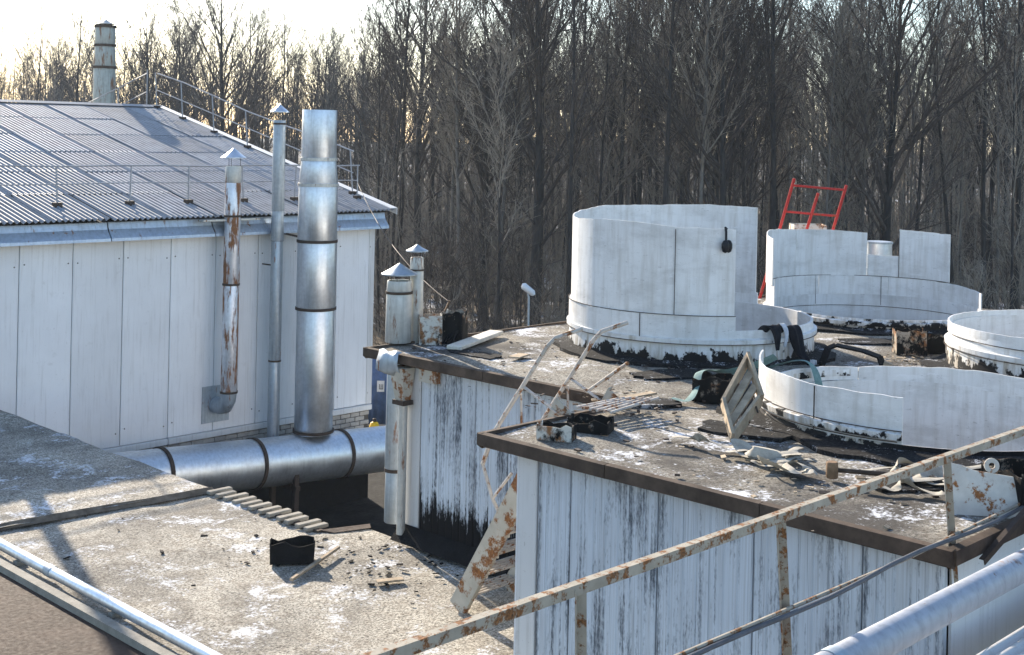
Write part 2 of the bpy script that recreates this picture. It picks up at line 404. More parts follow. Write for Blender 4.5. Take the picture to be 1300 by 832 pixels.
# ------------------------------------------------------------------ the long white hall on the left
ZE, ZA, VR = 6.33, 8.57, 9.45       # eave height, ridge height, ridge v
SL = (ZA-ZE)/(VR+.35)
def roofz(v): return ZE+(v+.35)*SL
def hall():
    t = thing('industrial_hall', 'long white panelled hall with grey corrugated roof and brick plinth', 'building', PL, AZ)
    NP = 15
    back = MB(); back.span((-NP, .07, 0), (0, .25, 6.2)); back.build('wall_core', M['dark_gap'], t)
    pm = MB().cbox((.007, -.03, 2.08), (.993, .068, 5.98), .008).mesh('wall_panel')
    rv = MB(); rv.lathe([(.0001, -.012), (.011, -.010), (.013, 0)], 8)
    rv.v = [(p[0], -.031+p[2], p[1]) for p in rv.v]; rm = rv.mesh('rivet')
    for i in range(NP):
        p = link('wall_panel', pm, M['wall'], t, (-i-1, 0, 0)); 
        for z in (2.35, 5.55):
            for u in (.09, .91): link('rivet', rm, M['band'], p, (u, 0, z+rnd.uniform(-.04, .04)))
    MB().span((-.12, -.04, 2.08), (.03, -.031, 5.98)).span((.004, -.031, 2.08), (.03, 19, 5.98)).build('corner_trim', M['wall_trim'], t)
    g = MB(); g.add([(-.02, .26, 0), (-.02, 19, 0), (-.02, 19, 6.1), (-.02, 9.45, 8.4), (-.02, .26, 6.2), (-.2, .26, 0), (-.2, 19, 0), (-.2, 19, 6.1), (-.2, 9.45, 8.4), (-.2, .26, 6.2)],
                    [(0, 1, 2, 3, 4), (9, 8, 7, 6, 5)]+[(i, 5+i, 5+(i+1) % 5, (i+1) % 5) for i in range(5)])
    g.build('gable_wall', M['wall'], t)
    for i in range(6):
        MB().cbox((-2.5*(i+1)+.004, -.075, 1.95), (-2.5*i-.004+(.03 if i == 0 else 0), .066, 2.072), .012).build('sill_flashing', M['wall_trim'], t)
    pl = MB(); pl.span((-NP, .012, 0), (-.01, .069, 1.945)); pl = pl.build('plinth', M['brick_tar'], t); MB().span((-NP, -.02, 0), (0, .011, 1.03)).build('black_footing', M['tar'], t)  # even black band over the wall foot, below the brick courses
    bms = [MB().cbox((0, -.012-.004*k, 0), (.25, .05, .088), .006+.002*k).mesh('brick') for k in range(3)]
    for c in range(9):
        for k in range(27):
            u = -.262*(k+1)+(.13 if c % 2 else 0)+.0
            if u+.25 > 0.0: continue
            link('brick', rnd.choice(bms), M['brick'], pl, (u, rnd.uniform(-.004, .004), 1.94-.1*(c+1)))
    # fascia of bent sheets
    L = 2.2; u = .16
    for i in range(7):
        b = MB(); a, z = u-L*i-.004, u-L*(i+1)+.02
        b.add([(a, -.20, 6.27), (z, -.20, 6.27), (a, -.23, 6.14), (z, -.23, 6.14), (a, -.36, 5.985), (z, -.36, 5.985), (a, -.365, 5.93), (z, -.365, 5.93), (a, -.33, 5.93), (z, -.33, 5.93), (a, -.17, 6.27), (z, -.17, 6.27)],
              [(0, 1, 3, 2), (2, 3, 5, 4), (4, 5, 7, 6), (6, 7, 9, 8), (8, 9, 11, 10), (10, 11, 1, 0), (0, 2, 4, 6, 8, 10), (1, 11, 9, 7, 5, 3)])
        b.build('fascia_sheet', M['fascia'], t)
    MB().span((-15, -.16, 5.99), (.0, .06, 6.3)).build('eave_beam', M['dark_gap'], t)
    MB().span((-15, -.33, 5.985), (.1, -.031, 6.0)).build('soffit', M['dark_gap'], t)
    # corrugated sheets, six rows; one wave every 0.14 m
    ln = math.hypot(VR+.35, ZA-ZE); rows = 6; rl = ln/rows; ang = math.atan(SL)
    def sheet(waves, length):
        b = MB(); n = waves*6; pitch = .112; vs = []; fs = []
        for i in range(n+1):
            x = i*pitch/6; z = .022*math.cos(2*math.pi*i/6)
            for y in (-.06, length+.06): vs.append((x, y, z))
            for y in (-.06, length+.06): vs.append((x, y, z-.008))
        for i in range(n):
            a = i*4; c = a+4
            fs += [(a, c, c+1, a+1), (a+2, a+3, c+3, c+2), (a, a+2, c+2, c), (a+1, c+1, c+3, a+3)]
        fs += [(0, 1, 3, 2), (n*4, n*4+2, n*4+3, n*4+1)]
        return b.add(vs, fs).mesh('roof_sheet', 70)
    shm = sheet(10, rl); lowm = sheet(10, rl)
    MB().add([(-15.2, -.3, ZE-.05), (.2, -.3, ZE-.05), (.2, VR, ZA-.06), (-15.2, VR, ZA-.06)], [(0, 1, 2, 3)]).build('roof_boarding', M['dark_gap'], t)
    for r in range(rows):
        for c in range(14):
            u = .24-1.12*(c+1); y0 = r*rl
            o = link('roof_sheet', lowm if r == 0 else shm, M['slate'], t)
            o.location = (u+(rnd.uniform(-.03, .05) if r == 0 else rnd.uniform(-.01, .01)), -.35+y0*math.cos(ang), ZE+y0*math.sin(ang)+.012+rnd.uniform(0, .01))
            o.rotation_euler = (ang-.007+rnd.uniform(-.004, .004), rnd.uniform(-.004, .004), rnd.uniform(-.006, .006))
    b = MB(); b.add([(-15.4, VR, ZA), (.25, VR, ZA), (.25, 19.3, ZE), (-15.4, 19.3, ZE), (-15.4, VR, ZA-.03), (.25, VR, ZA-.03), (.25, 19.3, ZE-.03), (-15.4, 19.3, ZE-.03)],
                    [(0, 1, 2, 3), (7, 6, 5, 4), (0, 4, 5, 1), (1, 5, 6, 2), (2, 6, 7, 3), (3, 7, 4, 0)])
    b.build('rear_roof_slope', M['slate'], t)
    for i in range(4):
        y0 = -.38+i*2.47
        b = MB(); y1 = y0+2.46
        for (u0, u1, h0, h1) in ((.17, .37, .045, .055), (.355, .37, -.09, .045)):
            b.add([(u0, y0, roofz(y0)+h0), (u1, y0, roofz(y0)+h0), (u1, y1, roofz(y1)+h0), (u0, y1, roofz(y1)+h0), (u0, y0, roofz(y0)+h1), (u1, y0, roofz(y0)+h1), (u1, y1, roofz(y1)+h1), (u0, y1, roofz(y1)+h1)],
                  [(3, 2, 1, 0), (4, 5, 6, 7), (0, 1, 5, 4), (1, 2, 6, 5), (2, 3, 7, 6), (3, 0, 4, 7)])
        b.build('verge_flashing', M['wall_trim'], t)
    MB().add([(-15.4, VR-.16, ZA+.015), (.3, VR-.16, ZA+.015), (.3, VR, ZA+.075), (-15.4, VR, ZA+.075), (.3, VR+.16, ZA+.02), (-15.4, VR+.16, ZA+.02)], [(0, 1, 2, 3), (3, 2, 4, 5)]).build('ridge_cap', M['slate'], t)
    # curved snow-board / patch of sheet hanging at the eave
    MB().span((-4.6, -.50, 6.235), (-3.3, -.30, 6.27)).build('patch_sheet', M['galv_stain'], t)
hall()

def railing(label, pts, posts, mid, mat=None):
    """pts: list of (top, mid) world points along the rail; posts: list of (base, top)"""
    mat = mat or M['rail']
    base = posts[0][0]; t = thing('roof_railing', label, 'railing', base)
    B = Vector(base)
    MB().tube([p-B for p in pts], .017, 6).build('top_rail', mat, t, 60)
    MB().tube([p-B for p in mid], .013, 6).build('mid_rail', mat, t, 60)
    for a, b in posts:
        p = MB().tube([a-B, b-B], .016, 6).build('post', mat, t, 60)
        m = Matrix.Rotation(AZ, 3, 'Z')
        MB().box(a-B+Vector((0, 0, .02)), (.16, .10, .09), m).build('post_foot', M['band'], p)
RT = 7.28
ps = [(Lp(u, .5, roofz(.5)+.02), Lp(u+rnd.uniform(-.05, .05), .5+rnd.uniform(-.03, .03), RT)) for u in (-.05, -1.75, -3.03, -4.32, -5.6, -7.06, -8.6, -10.2)]
railing('thin grey railing along the eave of the corrugated roof', [Lp(u, .5, RT+.012*math.sin(u*2)) for u in (.0, -1, -2, -3, -4, -5, -6, -7, -8, -9, -10.3)],
        ps, [Lp(u, .5, 6.95+.012*math.sin(u*3)) for u in (-.05, -1.75, -3.03, -4.32, -5.6, -7.06, -8.6, -10.2)])
gp = [.85, 2.2, 3.6, 5.0, 6.5, 8.0, 9.3]
def gz(v): return roofz(v)+.95+.04*math.sin(v)
railing('sloping grey railing running up the gable edge of the hall roof', [Lp(.1, v, gz(v)) for v in gp], [(Lp(.1, v, roofz(v)+.02), Lp(.1, v+.12, gz(v+.12))) for v in gp],
        [Lp(.1, v, roofz(v)+.50) for v in gp])
def zb(v): return ZA-(v-VR)*SL
railing('short grey railing dropping behind the roof ridge by the rusty chimney', [Lp(.05, 9.75, zb(9.75)+1.0), Lp(.05, 11.3, zb(11.3)+.97), Lp(.05, 13, zb(13)+.95), Lp(.05, 15, zb(15)+.95)],
        [(Lp(.05, v, zb(v)), Lp(.05, v, zb(v)+.98+(.12 if v < 10 else 0))) for v in (9.75, 11.3, 13, 15)], [Lp(.05, 9.75, zb(9.75)+.5), Lp(.05, 11.3, zb(11.3)+.45), Lp(.05, 13, zb(13)+.5), Lp(.05, 15, zb(15)+.5)])

def cone_cap(t, c, r, z, h, mat, stems=3, gap=.1, rs=None):
    rs = rs or r*.55
    MB().lathe([(.0001, z+h), (r*.5, z+h*.5), (r, z+.012), (r, z), (r*.96, z), (.0001, z+h*.8)], 20, c).build('rain_cap', mat, t, 35)
    for k in range(stems):
        q = 2*math.pi*k/stems+.4
        MB().bar((c[0]+rs*math.cos(q), c[1]+rs*math.sin(q), z-gap-.12), (c[0]+rs*math.cos(q), c[1]+rs*math.sin(q), z+.03), .02, .006).build('cap_stay', M['band'], t)
def pipe_segments(t, c, segs, mat, name='pipe_section'):
    for (r0, z0, r1, z1) in segs:
        MB().lathe([(r0, z0), (r0+.006, z0+.01), (r1, z1-.01), (r1-.004, z1), (r1-.02, z1), (r0-.02, z0)], 32, c, closed=True).build(name, mat, t, 40)
def bands(t, c, zs, mat=None, h=.05, out=.014):
    for z, r in zs:
        MB().lathe([(r-.002, z-h/2), (r+out, z-h/2), (r+out, z+h/2), (r-.002, z+h/2)], 32, c, closed=True).build('clamp_band', mat or M['band'], t, 40)

# ridge chimney
c = Vector((-11.95, 38.0, 0)); t = thing('roof_chimney', 'rust streaked sheet metal chimney standing behind the roof ridge', 'chimney', (c.x, c.y, 7.6))
pipe_segments(t, (0, 0, 0), [(.315, 0, .315, 2.15), (.315, 2.15, .285, 2.8), (.285, 2.8, .285, 3.36)], M['chimney'])
bands(t, (0, 0, 0), [(2.16, .315), (2.80, .288), (3.35, .287)], M['rust_brown'], .07, .03)
cone_cap(t, (0, 0, 0), .27, 3.42, .14, M['galv_stain'], 4, .06)

# big galvanised stack
c = Lp(-2.42, -1.2); t = thing('exhaust_stack', 'tall wide galvanised exhaust stack rising from the duct before the hall', 'exhaust stack', (c.x, c.y, 1.9))
Z = lambda z: z-1.9
pipe_segments(t, (0, 0, 0), [(.375, Z(2.0), .375, Z(4.5)), (.388, Z(4.48), .388, Z(5.84)), (.386, Z(5.82), .386, Z(6.95)), (.386, Z(6.95), .345, Z(7.46)), (.345, Z(7.44), .345, Z(8.44))], M['galv'])
bands(t, (0, 0, 0), [(Z(2.05), .39), (Z(4.49), .388), (Z(5.83), .388)], None, .055, .02)
bands(t, (0, 0, 0), [(Z(6.95), .388), (Z(7.46), .35)], M['galv_stain'], .06, .02)
MB().tube([ev*.38+Vector((0, 0, Z(5.85))), ev*1.17-dv*.25+Vector((0, 0, Z(5.97)))], .022, 6).build('wall_strut', M['band'], t)
# thin pipe
c = Lp(-2.90, -.52); t = thing('vent_pipe', 'slim grey vent pipe with cone cap beside the wide stack', 'vent pipe', (c.x, c.y, 1.2))
pipe_segments(t, (0, 0, 0), [(.118, 0, .118, 2.2), (.118, 2.18, .118, 4.62), (.125, 4.6, .122, 5.2), (.122, 5.2, .122, 7.02)], M['galv_dull'])
bands(t, (0, 0, 0), [(2.2, .118), (4.62, .12), (6.95, .122)], None, .035, .010)
cone_cap(t, (0, 0, 0), .19, 7.18, .17, M['galv'], 3, .08)
MB().tube([ev*.1+Vector((0, 0, 4.1)), ev*.5+Vector((0, 0, 4.1))], .015, 6).build('wall_bracket', M['band'], t)
# rusty pipe with elbow into the wall
c = Lp(-3.95, -.5); t = thing('vent_pipe', 'rust eaten vent pipe with cone cap and elbow into the white wall', 'vent pipe', (c.x, c.y, 2.5))
pipe_segments(t, (0, 0, 0), [(.155, .38, .155, 2.5), (.155, 2.48, .15, 4.5)], M['rust_pipe'])
pipe_segments(t, (0, 0, 0), [(.152, 4.48, .15, 4.8)], M['galv_stain'])
el = [Vector((0, 0, .42))+ev*0, Vector((0, 0, .25))+ev*.03, Vector((0, 0, .12))+ev*.12, Vector((0, 0, .08))+ev*.28, Vector((0, 0, .08))+ev*.44]
MB().tube(el, [.158]*5, 20).build('elbow', M['galv_dull'], t, 50)
MB().box(ev*.455+Vector((0, 0, .1)), (.62, .012, .72), Matrix.Rotation(AZ, 3, 'Z')).build('wall_plate', M['galv_dull'], t)
bands(t, (0, 0, 0), [(.40, .157), (2.5, .155), (3.83, .153)], None, .04, .014)
MB().bar((-.0, 0, 3.86), ev*.3+Vector((0, 0, 3.86))-dv*.12, .05, .02).build('wall_strut', M['band'], t)
cone_cap(t, (0, 0, 0), .245, 4.96, .2, M['galv'], 3, .12)

# horizontal duct
t = thing('air_duct', 'large horizontal galvanised duct running along the foot of the hall', 'duct', Lp(-3, -1.2), AZ)
def dz(u): return 1.62-.068*(u+3.9)
us = [-9.6, -7.2, -5.85, -3.85, -1.75, .5, 2.6]
for a, b in zip(us, us[1:]):
    MB().tube([(a+3, 0, dz(a)), (b+3, 0, dz(b))], [.468, .468], 40, False).build('duct_section', M['galv'], t, 40)
for a in us[1:-1]:
    m = MB(); n0 = Vector((1, 0, -.068)).normalized()
    m.tube([Vector((a+3, 0, dz(a)))-n0*.035, Vector((a+3, 0, dz(a)))+n0*.035], .495, 40).build('flange', M['band'], t, 40)
for a in (-6.4, -3.1, 0.2):
    s = MB(); s.span((a+3-.05, -.42, .012), (a+3+.05, -.34, dz(a)-.2)); s.span((a+3-.05, .34, .012), (a+3+.05, .42, dz(a)-.2)); s.span((a+3-.05, -.46, dz(a)-.52), (a+3+.05, .46, dz(a)-.43))
    s.build('support_leg', M['band'], t)

# ------------------------------------------------------------------ low flat roof in the foreground
ZC = 3.4; ZR = 5.5
def ngon_grid(poly, z, step, amp, seed, holes=()):
    """triangulated sheet over a polygon (with round holes), gently uneven"""
    bm = bmesh.new(); edges = []
    def loop(pts):
        vs = [bm.verts.new((x, y, z)) for x, y in pts]
        return [bm.edges.new((vs[i], vs[(i+1) % len(vs)])) for i in range(len(vs))]
    def dense(poly):
        out = []
        for i, p in enumerate(poly):
            q = poly[(i+1) % len(poly)]; L = math.hypot(q[0]-p[0], q[1]-p[1]); k = max(1, int(L/step))
            out += [(p[0]+(q[0]-p[0])*j/k, p[1]+(q[1]-p[1])*j/k) for j in range(k)]
        return out
    edges += loop(dense(poly))
    for (cx, cy, r) in holes: edges += loop([(cx+r*math.cos(2*math.pi*k/48), cy+r*math.sin(2*math.pi*k/48)) for k in range(48)])
    bmesh.ops.triangle_fill(bm, use_beauty=True, use_dissolve=False, edges=edges)
    return bm
def roof_mesh(name, poly, z, mat, parent, step=.35, amp=.02, holes=(), seed=0, thick=.12):
    # grid clipped to outline: keep the exact outline by cutting a grid with the polygon's edges
    bm = ngon_grid(poly, z, 5, amp, seed, holes)
    xs = [p[0] for p in poly]; ys = [p[1] for p in poly]
    def cut(co, no):
        bmesh.ops.bisect_plane(bm, geom=bm.verts[:]+bm.edges[:]+bm.faces[:], plane_co=co, plane_no=no)
    x = min(xs)+step
    while x < max(xs): cut((x, 0, 0), (1, 0, 0)); x += step
    y = min(ys)+step
    while y < max(ys): cut((0, y, 0), (0, 1, 0)); y += step
    for v in bm.verts:
        v.co.z += amp*noise.noise((v.co.x*.9+seed, v.co.y*.9, seed))+amp*.6*noise.noise((v.co.x*2.7, v.co.y*2.7, seed))
    for f in bm.faces:
        f.smooth = True
        if f.normal.z < 0: f.normal_flip()
    bmesh.ops.recalc_face_normals(bm, faces=bm.faces)
    bm.normal_update()
    if sum(f.normal.z for f in bm.faces) < 0:
        bmesh.ops.reverse_faces(bm, faces=bm.faces)
    me = bpy.data.meshes.new(name); bm.to_mesh(me); bm.free()
    return link(name, me, mat, parent)

def low_block():
    t = thing('flat_roof_building', 'low building with a pale gravelled flat roof below the white cells', 'building', PR, AZ)
    poly = [(-1.5, -8), (.10, -8), (.10, -.38), (2.12, -.38), (2.12, 4.02), (1.6, 4.2), (1.6, 16), (-1.5, 16)]
    roof_mesh('roof_felt', poly, ZC, M['gravel_c'], t, .3, .03, (), 3)
    MB().prism([(-1.5, -8), (.09, -8), (.09, -.39), (2.11, -.39), (2.11, 4.0), (1.57, 4.17), (1.57, 16), (-1.5, 16)], 0, ZC-.06).build('wall', M['concrete'], t)
    # second layer of felt beyond the lap
    poly2 = [(1.62, 6.42), (1.62, 16), (-1.45, 16), (-1.45, 6.62), (-.2, 6.60), (.7, 6.48)]
    roof_mesh('felt_layer', poly2, ZC+.05, M['gravel_c'], t, .3, .03, (), 3)
    b = MB(); pts = [(-1.45, 6.62), (-.9, 6.66), (-.2, 6.60), (.3, 6.55), (.7, 6.48), (1.62, 6.42)]
    for (a, c), (e2, f) in zip(pts, pts[1:]):
        b.add([(a, c+.03, ZC+.075), (e2, f+.03, ZC+.075), (e2, f-.05, ZC+.02), (a, c-.05, ZC+.02)], [(0, 1, 2, 3)])
    b.build('felt_lap', M['felt_lap'], t)
    MB().span((1.58, 4.2, ZC-.1), (1.66, 6.4, ZC+.03)).build('edge_strip', M['rust_brown'], t)
    MB().add([(1.70, 4.05, ZC+.02), (2.12, 3.9, ZC+.025), (2.2, 4.02, ZC+.03), (1.62, 4.22, ZC+.03), (1.70, 4.05, ZC-.12), (2.12, 3.9, ZC-.12), (2.2, 4.02, ZC-.12), (1.62, 4.22, ZC-.12)], [(0, 1, 2, 3), (3, 2, 6, 7), (0, 3, 7, 4), (2, 1, 5, 6)]).build('edge_strip', M['brown_plate'], t)
    for i in range(12):
        v = 4.28+i*.185+rnd.uniform(-.015, .015)
        b = MB().cbox((1.50, v, ZC+.012), (1.60+.17+rnd.uniform(0, .08), v+.085, ZC+.055), .006)
        b.build('roof_batten', M['concrete'], t)
    MB().span((-6.5, -8, ZC-.25), (-1.51, 16, ZC-.02)).build('brown_ledge', M['brown_plate'], t)
    MB().span((-1.60, -8, ZC-.02), (-1.50, 16, ZC+.05)).build('kerb', M['concrete'], t)
low_block()
# silver pipe lying along the edge of the low roof
a = Rp(-1.38, -1.2, ZC+.105); t = thing('conduit_pipe', 'silver pipe lying along the kerb of the low gravelled roof', 'pipe', a, AZ)
MB().tube([(0, 0, 0), (0, 5.9, .0)], .056, 16).build('pipe_section', M['galv'], t, 40)
MB().tube([(0, 5.9, .0), (0, 12.4, .01)], .056, 16).build('pipe_section', M['galv'], t, 40)
MB().tube([(0, 5.86, .0), (0, 5.98, .0)], .062, 16).build('coupling', M['galv_dull'], t, 40)
for k in range(6): MB().box((0, .6+2*k, -.078), (.12, .08, .046)).build('pipe_saddle', M['concrete'], t)
# stack added on the hall wall just outside the view, to throw the long shadow seen on the low roof
p = Vector((-8.93, 21.80, 1.2)); t = thing('exhaust_stack', 'plain grey pipe added out of view on the hall wall for its shadow', 'exhaust stack', p)
pipe_segments(t, (0, 0, 0), [(.11, 0, .11, 3.5), (.11, 3.5, .11, 7.3)], M['galv_dull']); cone_cap(t, (0, 0, 0), .22, 7.45, .16, M['galv'])
bands(t, (0, 0, 0), [(3.5, .11)])
MB().bar((0, 0, 3.2), ev*.5+Vector((0, 0, 3.2)), .05, .02).build('wall_strut', M['band'], t)
# ------------------------------------------------------------------ the block with the four open shrouds
TANKS = [((2.21, 15.77), 1.45), ((5.22, 18.61), 1.50), ((6.42, 14.35), 1.47), ((3.84, 11.78), 1.52)]
TL = [(toR((c[0], c[1], 0)), r) for c, r in TANKS]
def ribbed(w, z0, z1, n=7, depth=.006):
    """vertical board with shallow ribs"""
    b = MB(); prof = [(.004, .05), (.004, .006), (.010, 0)]
    for i in range(1, n):
        x = w*i/n; prof += [(x-.012, 0), (x-.004, depth), (x+.004, depth), (x+.012, 0)]
    prof += [(w-.010, 0), (w-.004, .006), (w-.004, .05)]
    k = len(prof)
    return b.prism(prof, z0, z1)
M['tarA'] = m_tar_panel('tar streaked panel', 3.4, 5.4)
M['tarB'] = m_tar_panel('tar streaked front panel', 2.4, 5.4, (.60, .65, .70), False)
def cell_block():
    t = thing('cell_building', 'block of tar streaked white panels carrying the open round shrouds', 'building', PR, AZ)
    poly = [(0, -4.15), (0, 0), (2, 0), (2, 3.96), (11.8, 3.96), (11.8, -7), (2, -7), (2, -4.15)]
    holes = [(p.x, p.y, r-.02) for p, r in TL]
    roof_mesh('roof_felt', poly, ZR, M['gravel'], t, .3, .025, holes, 9)
    # slab edges
    def edge(a, b, n, mat):
        a = Vector((*a, 0)); b = Vector((*b, 0)); L = (b-a).length; k = max(1, round(L/1.6)); d = (b-a)/k
        out = Vector((d.y, -d.x, 0)).normalized()*n
        for i in range(k):
            p = a+d*i; q = a+d*(i+1)-d.normalized()*.006; w = rnd.uniform(-.006, .006)
            s = MB(); i0 = out*-.045; o0 = out*(.012+w)
            s.add([p+i0+Vector((0, 0, ZR+.028)), q+i0+Vector((0, 0, ZR+.028)), q+o0+Vector((0, 0, ZR+.022)), p+o0+Vector((0, 0, ZR+.022)),
                   p+i0+Vector((0, 0, ZR-.10)), q+i0+Vector((0, 0, ZR-.10)), q+o0+Vector((0, 0, ZR-.075+w)), p+o0+Vector((0, 0, ZR-.075-w))],
                  [(0, 1, 2, 3), (7, 6, 5, 4), (3, 2, 6, 7), (1, 0, 4, 5), (0, 3, 7, 4), (2, 1, 5, 6)])
            s.build('roof_edge', mat, t)
    edge((0, -4.15), (0, 0), -1, M['rust_brown']); edge((0, 0), (2, 0), -1, M['rust_brown'])
    edge((2, .012), (2, 3.96), -1, M['rust_brown']); edge((2, 3.96), (11.8, 3.96), -1, M['rust_brown']); edge((2, -4.15), (0.02, -4.15), -1, M['rust_brown'])
    # dark soffit and cores
    MB().prism([(.20, -4.0), (.20, -.42), (2.25, -.42), (2.25, 3.41), (2.35, 3.41), (2.35, -.6), (.35, -.6), (.35, -4.0)], 0, ZR-.06).build('wall_core', M['dark_gap'], t)
    MB().span((.02, -4.1, ZR-.09), (2.3, -.03, ZR-.06)).build('soffit', M['dark_gap'], t)
    MB().span((2.03, -.02, ZR-.09), (2.6, 3.93, ZR-.06)).build('soffit', M['dark_gap'], t)
    # front of the set-back wing, .87 m boards, ribs facing -u
    def board(name, u, v1, w, z0, z1, mat, n):
        b = ribbed(w, z0, z1, n)
        b.v = [(u+y, v1-x, z) for x, y, z in b.v]
        return b.build(name, mat, t)
    board('wall_panel', 2.15, 3.42, .30, 1.0, ZR-.092, M['wall_trim'], 1)
    v = 3.11
    for i in range(5):
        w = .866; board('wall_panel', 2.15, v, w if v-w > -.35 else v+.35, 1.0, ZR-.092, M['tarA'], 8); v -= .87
        if v < -.3: break
    # front of the projecting wing
    board('corner_post', .115, -.36, .215, 1.0, ZR-.092, M['wall_trim'], 1)
    for a, b in ((-.58, -.93), (-.93, -1.8), (-1.8, -2.64), (-2.64, -3.48), (-3.48, -4.05)):
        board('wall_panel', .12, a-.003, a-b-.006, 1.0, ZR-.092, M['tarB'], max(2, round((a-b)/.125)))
    MB().span((.125, -.358, 1.0), (2.148, -.34, ZR-.092)).build('wall_panel', M['wall'], t)
    MB().span((2.21, 3.43, 1.0), (11.6, 3.47, ZR-.092)).build('wall_panel', M['wall'], t)
    MB().span((.2, -4.06, 1.0), (2.2, -4.04, ZR-.092)).build('wall_panel', M['wall'], t)
    MB().span((11.5, -7, 0), (11.6, 3.70, ZR-.092)).build('wall_panel', M['wall'], t)
    MB().span((2.4, -6.9, 1.2), (11.4, 3.6, 1.3)).build('basin_floor', M['tar'], t)
    MB().span((2.2, -6.9, 1.0), (2.3, -4.07, ZR-.092)).build('wall_panel', M['wall'], t)
    # torn flashing, rusty gutter outlet and downpipe at the corner of the set-back wing
    g = MB()
    pr = [(-.06, .05), (-.12, .03), (-.15, -.06), (-.14, -.16), (-.10, -.21)]
    vs = []; 
    for v0 in (3.62, 3.50, 3.36, 3.26):
        for k, (x, z) in enumerate(pr): vs.append((2.06+x*1.0+.02*math.sin(v0*9+k), v0, ZR+z+.02*math.cos(v0*17+k*2)))
    n = len(pr); fs = [(i*n+k, i*n+k+1, (i+1)*n+k+1, (i+1)*n+k) for i in range(3) for k in range(n-1)]
    o = g.add(vs, fs).build('torn_flashing', M['galv_dull'], t, 50)
    sm = o.modifiers.new('s', 'SOLIDIFY'); sm.thickness = .006
    MB().add([(1.95, 3.44, ZR-.12), (1.95, 3.20, ZR-.12), (2.13, 3.20, ZR-.12), (2.13, 3.44, ZR-.12), (2.0, 3.38, ZR-.50), (2.0, 3.25, ZR-.50), (2.11, 3.25, ZR-.50), (2.11, 3.38, ZR-.50)],
             [(0, 3, 2, 1), (4, 5, 6, 7), (0, 1, 5, 4), (1, 2, 6, 5), (2, 3, 7, 6), (3, 0, 4, 7)]).build('gutter_outlet', M['rust_orange'], t)
    MB().span((1.98, 3.22, ZR-.54), (2.13, 3.41, ZR-.49)).build('outlet_clamp', M['band'], t)
    MB().tube([(2.06, 3.31, ZR-.53), (2.06, 3.31, ZC+.1)], .05, 12).build('downpipe', M['galv_stain'], t, 40)
    MB().span((2.05, 2.78, ZR-.24), (2.13, 3.05, ZR-.1)).build('rusty_patch', M['rust_orange'], t)
    # tar fillet at the foot of the set-back wing
    MB().add([(1.98, 3.4, ZC+.035), (1.98, -.3, ZC+.035), (2.13, -.3, ZC+.2), (2.13, 3.4, ZC+.2)], [(0, 1, 2, 3)]).build('tar_fillet', M['tar'], t)
cell_block()
def felt_patch(label, c, w, h, rz, mat, z, seed):
    q = random.Random(seed); n = 18; vs = [(0, 0, .006)]; pts = []
    for i in range(n):
        a = 2*math.pi*i/n; k = 1/max(abs(math.cos(a)), abs(math.sin(a)))**.8
        pts.append((w/2*math.cos(a)*k*q.uniform(.88, 1.06), h/2*math.sin(a)*k*q.uniform(.88, 1.06)))
    vs += [(x, y, .004+.012*q.random()) for x, y in pts]+[(x, y, -.03) for x, y in pts]
    o = MB().add(vs, [(0, 1+i, 1+(i+1) % n) for i in range(n)]+[(1+i, 1+n+i, 1+n+(i+1) % n, 1+(i+1) % n) for i in range(n)]).build('felt_patch', mat); o.location = (c[0], c[1], z); o.rotation_euler.z = rz
    return tag(o, label, 'felt patch')
felt_patch('black torn felt patch in front of the tall shroud', (1.75, 13.75), .9, .5, .4, M['tar_apron'], ZR+.016, 1)
felt_patch('black felt patch under the pallet', (2.05, 11.15), .8, .45, -.5, M['tar_apron'], ZR+.016, 2)
felt_patch('dark felt patch beside the stair head', (1.35, 12.25), .6, .35, .2, M['tar_apron'], ZR+.016, 3)
felt_patch('dark felt patch near the white board', (-.35, 14.75), .7, .3, -.8, M['tar_apron'], ZR+.016, 4)
felt_patch('black felt patch under the hose coil by the rail post', (3.15, 9.55), 1.0, .4, .2, M['tar_apron'], ZR+.016, 5)
felt_patch('dark felt patch between the low ring and the far shroud', (4.6, 16.3), .9, .4, .1, M['tar_apron'], ZR+.016, 6)

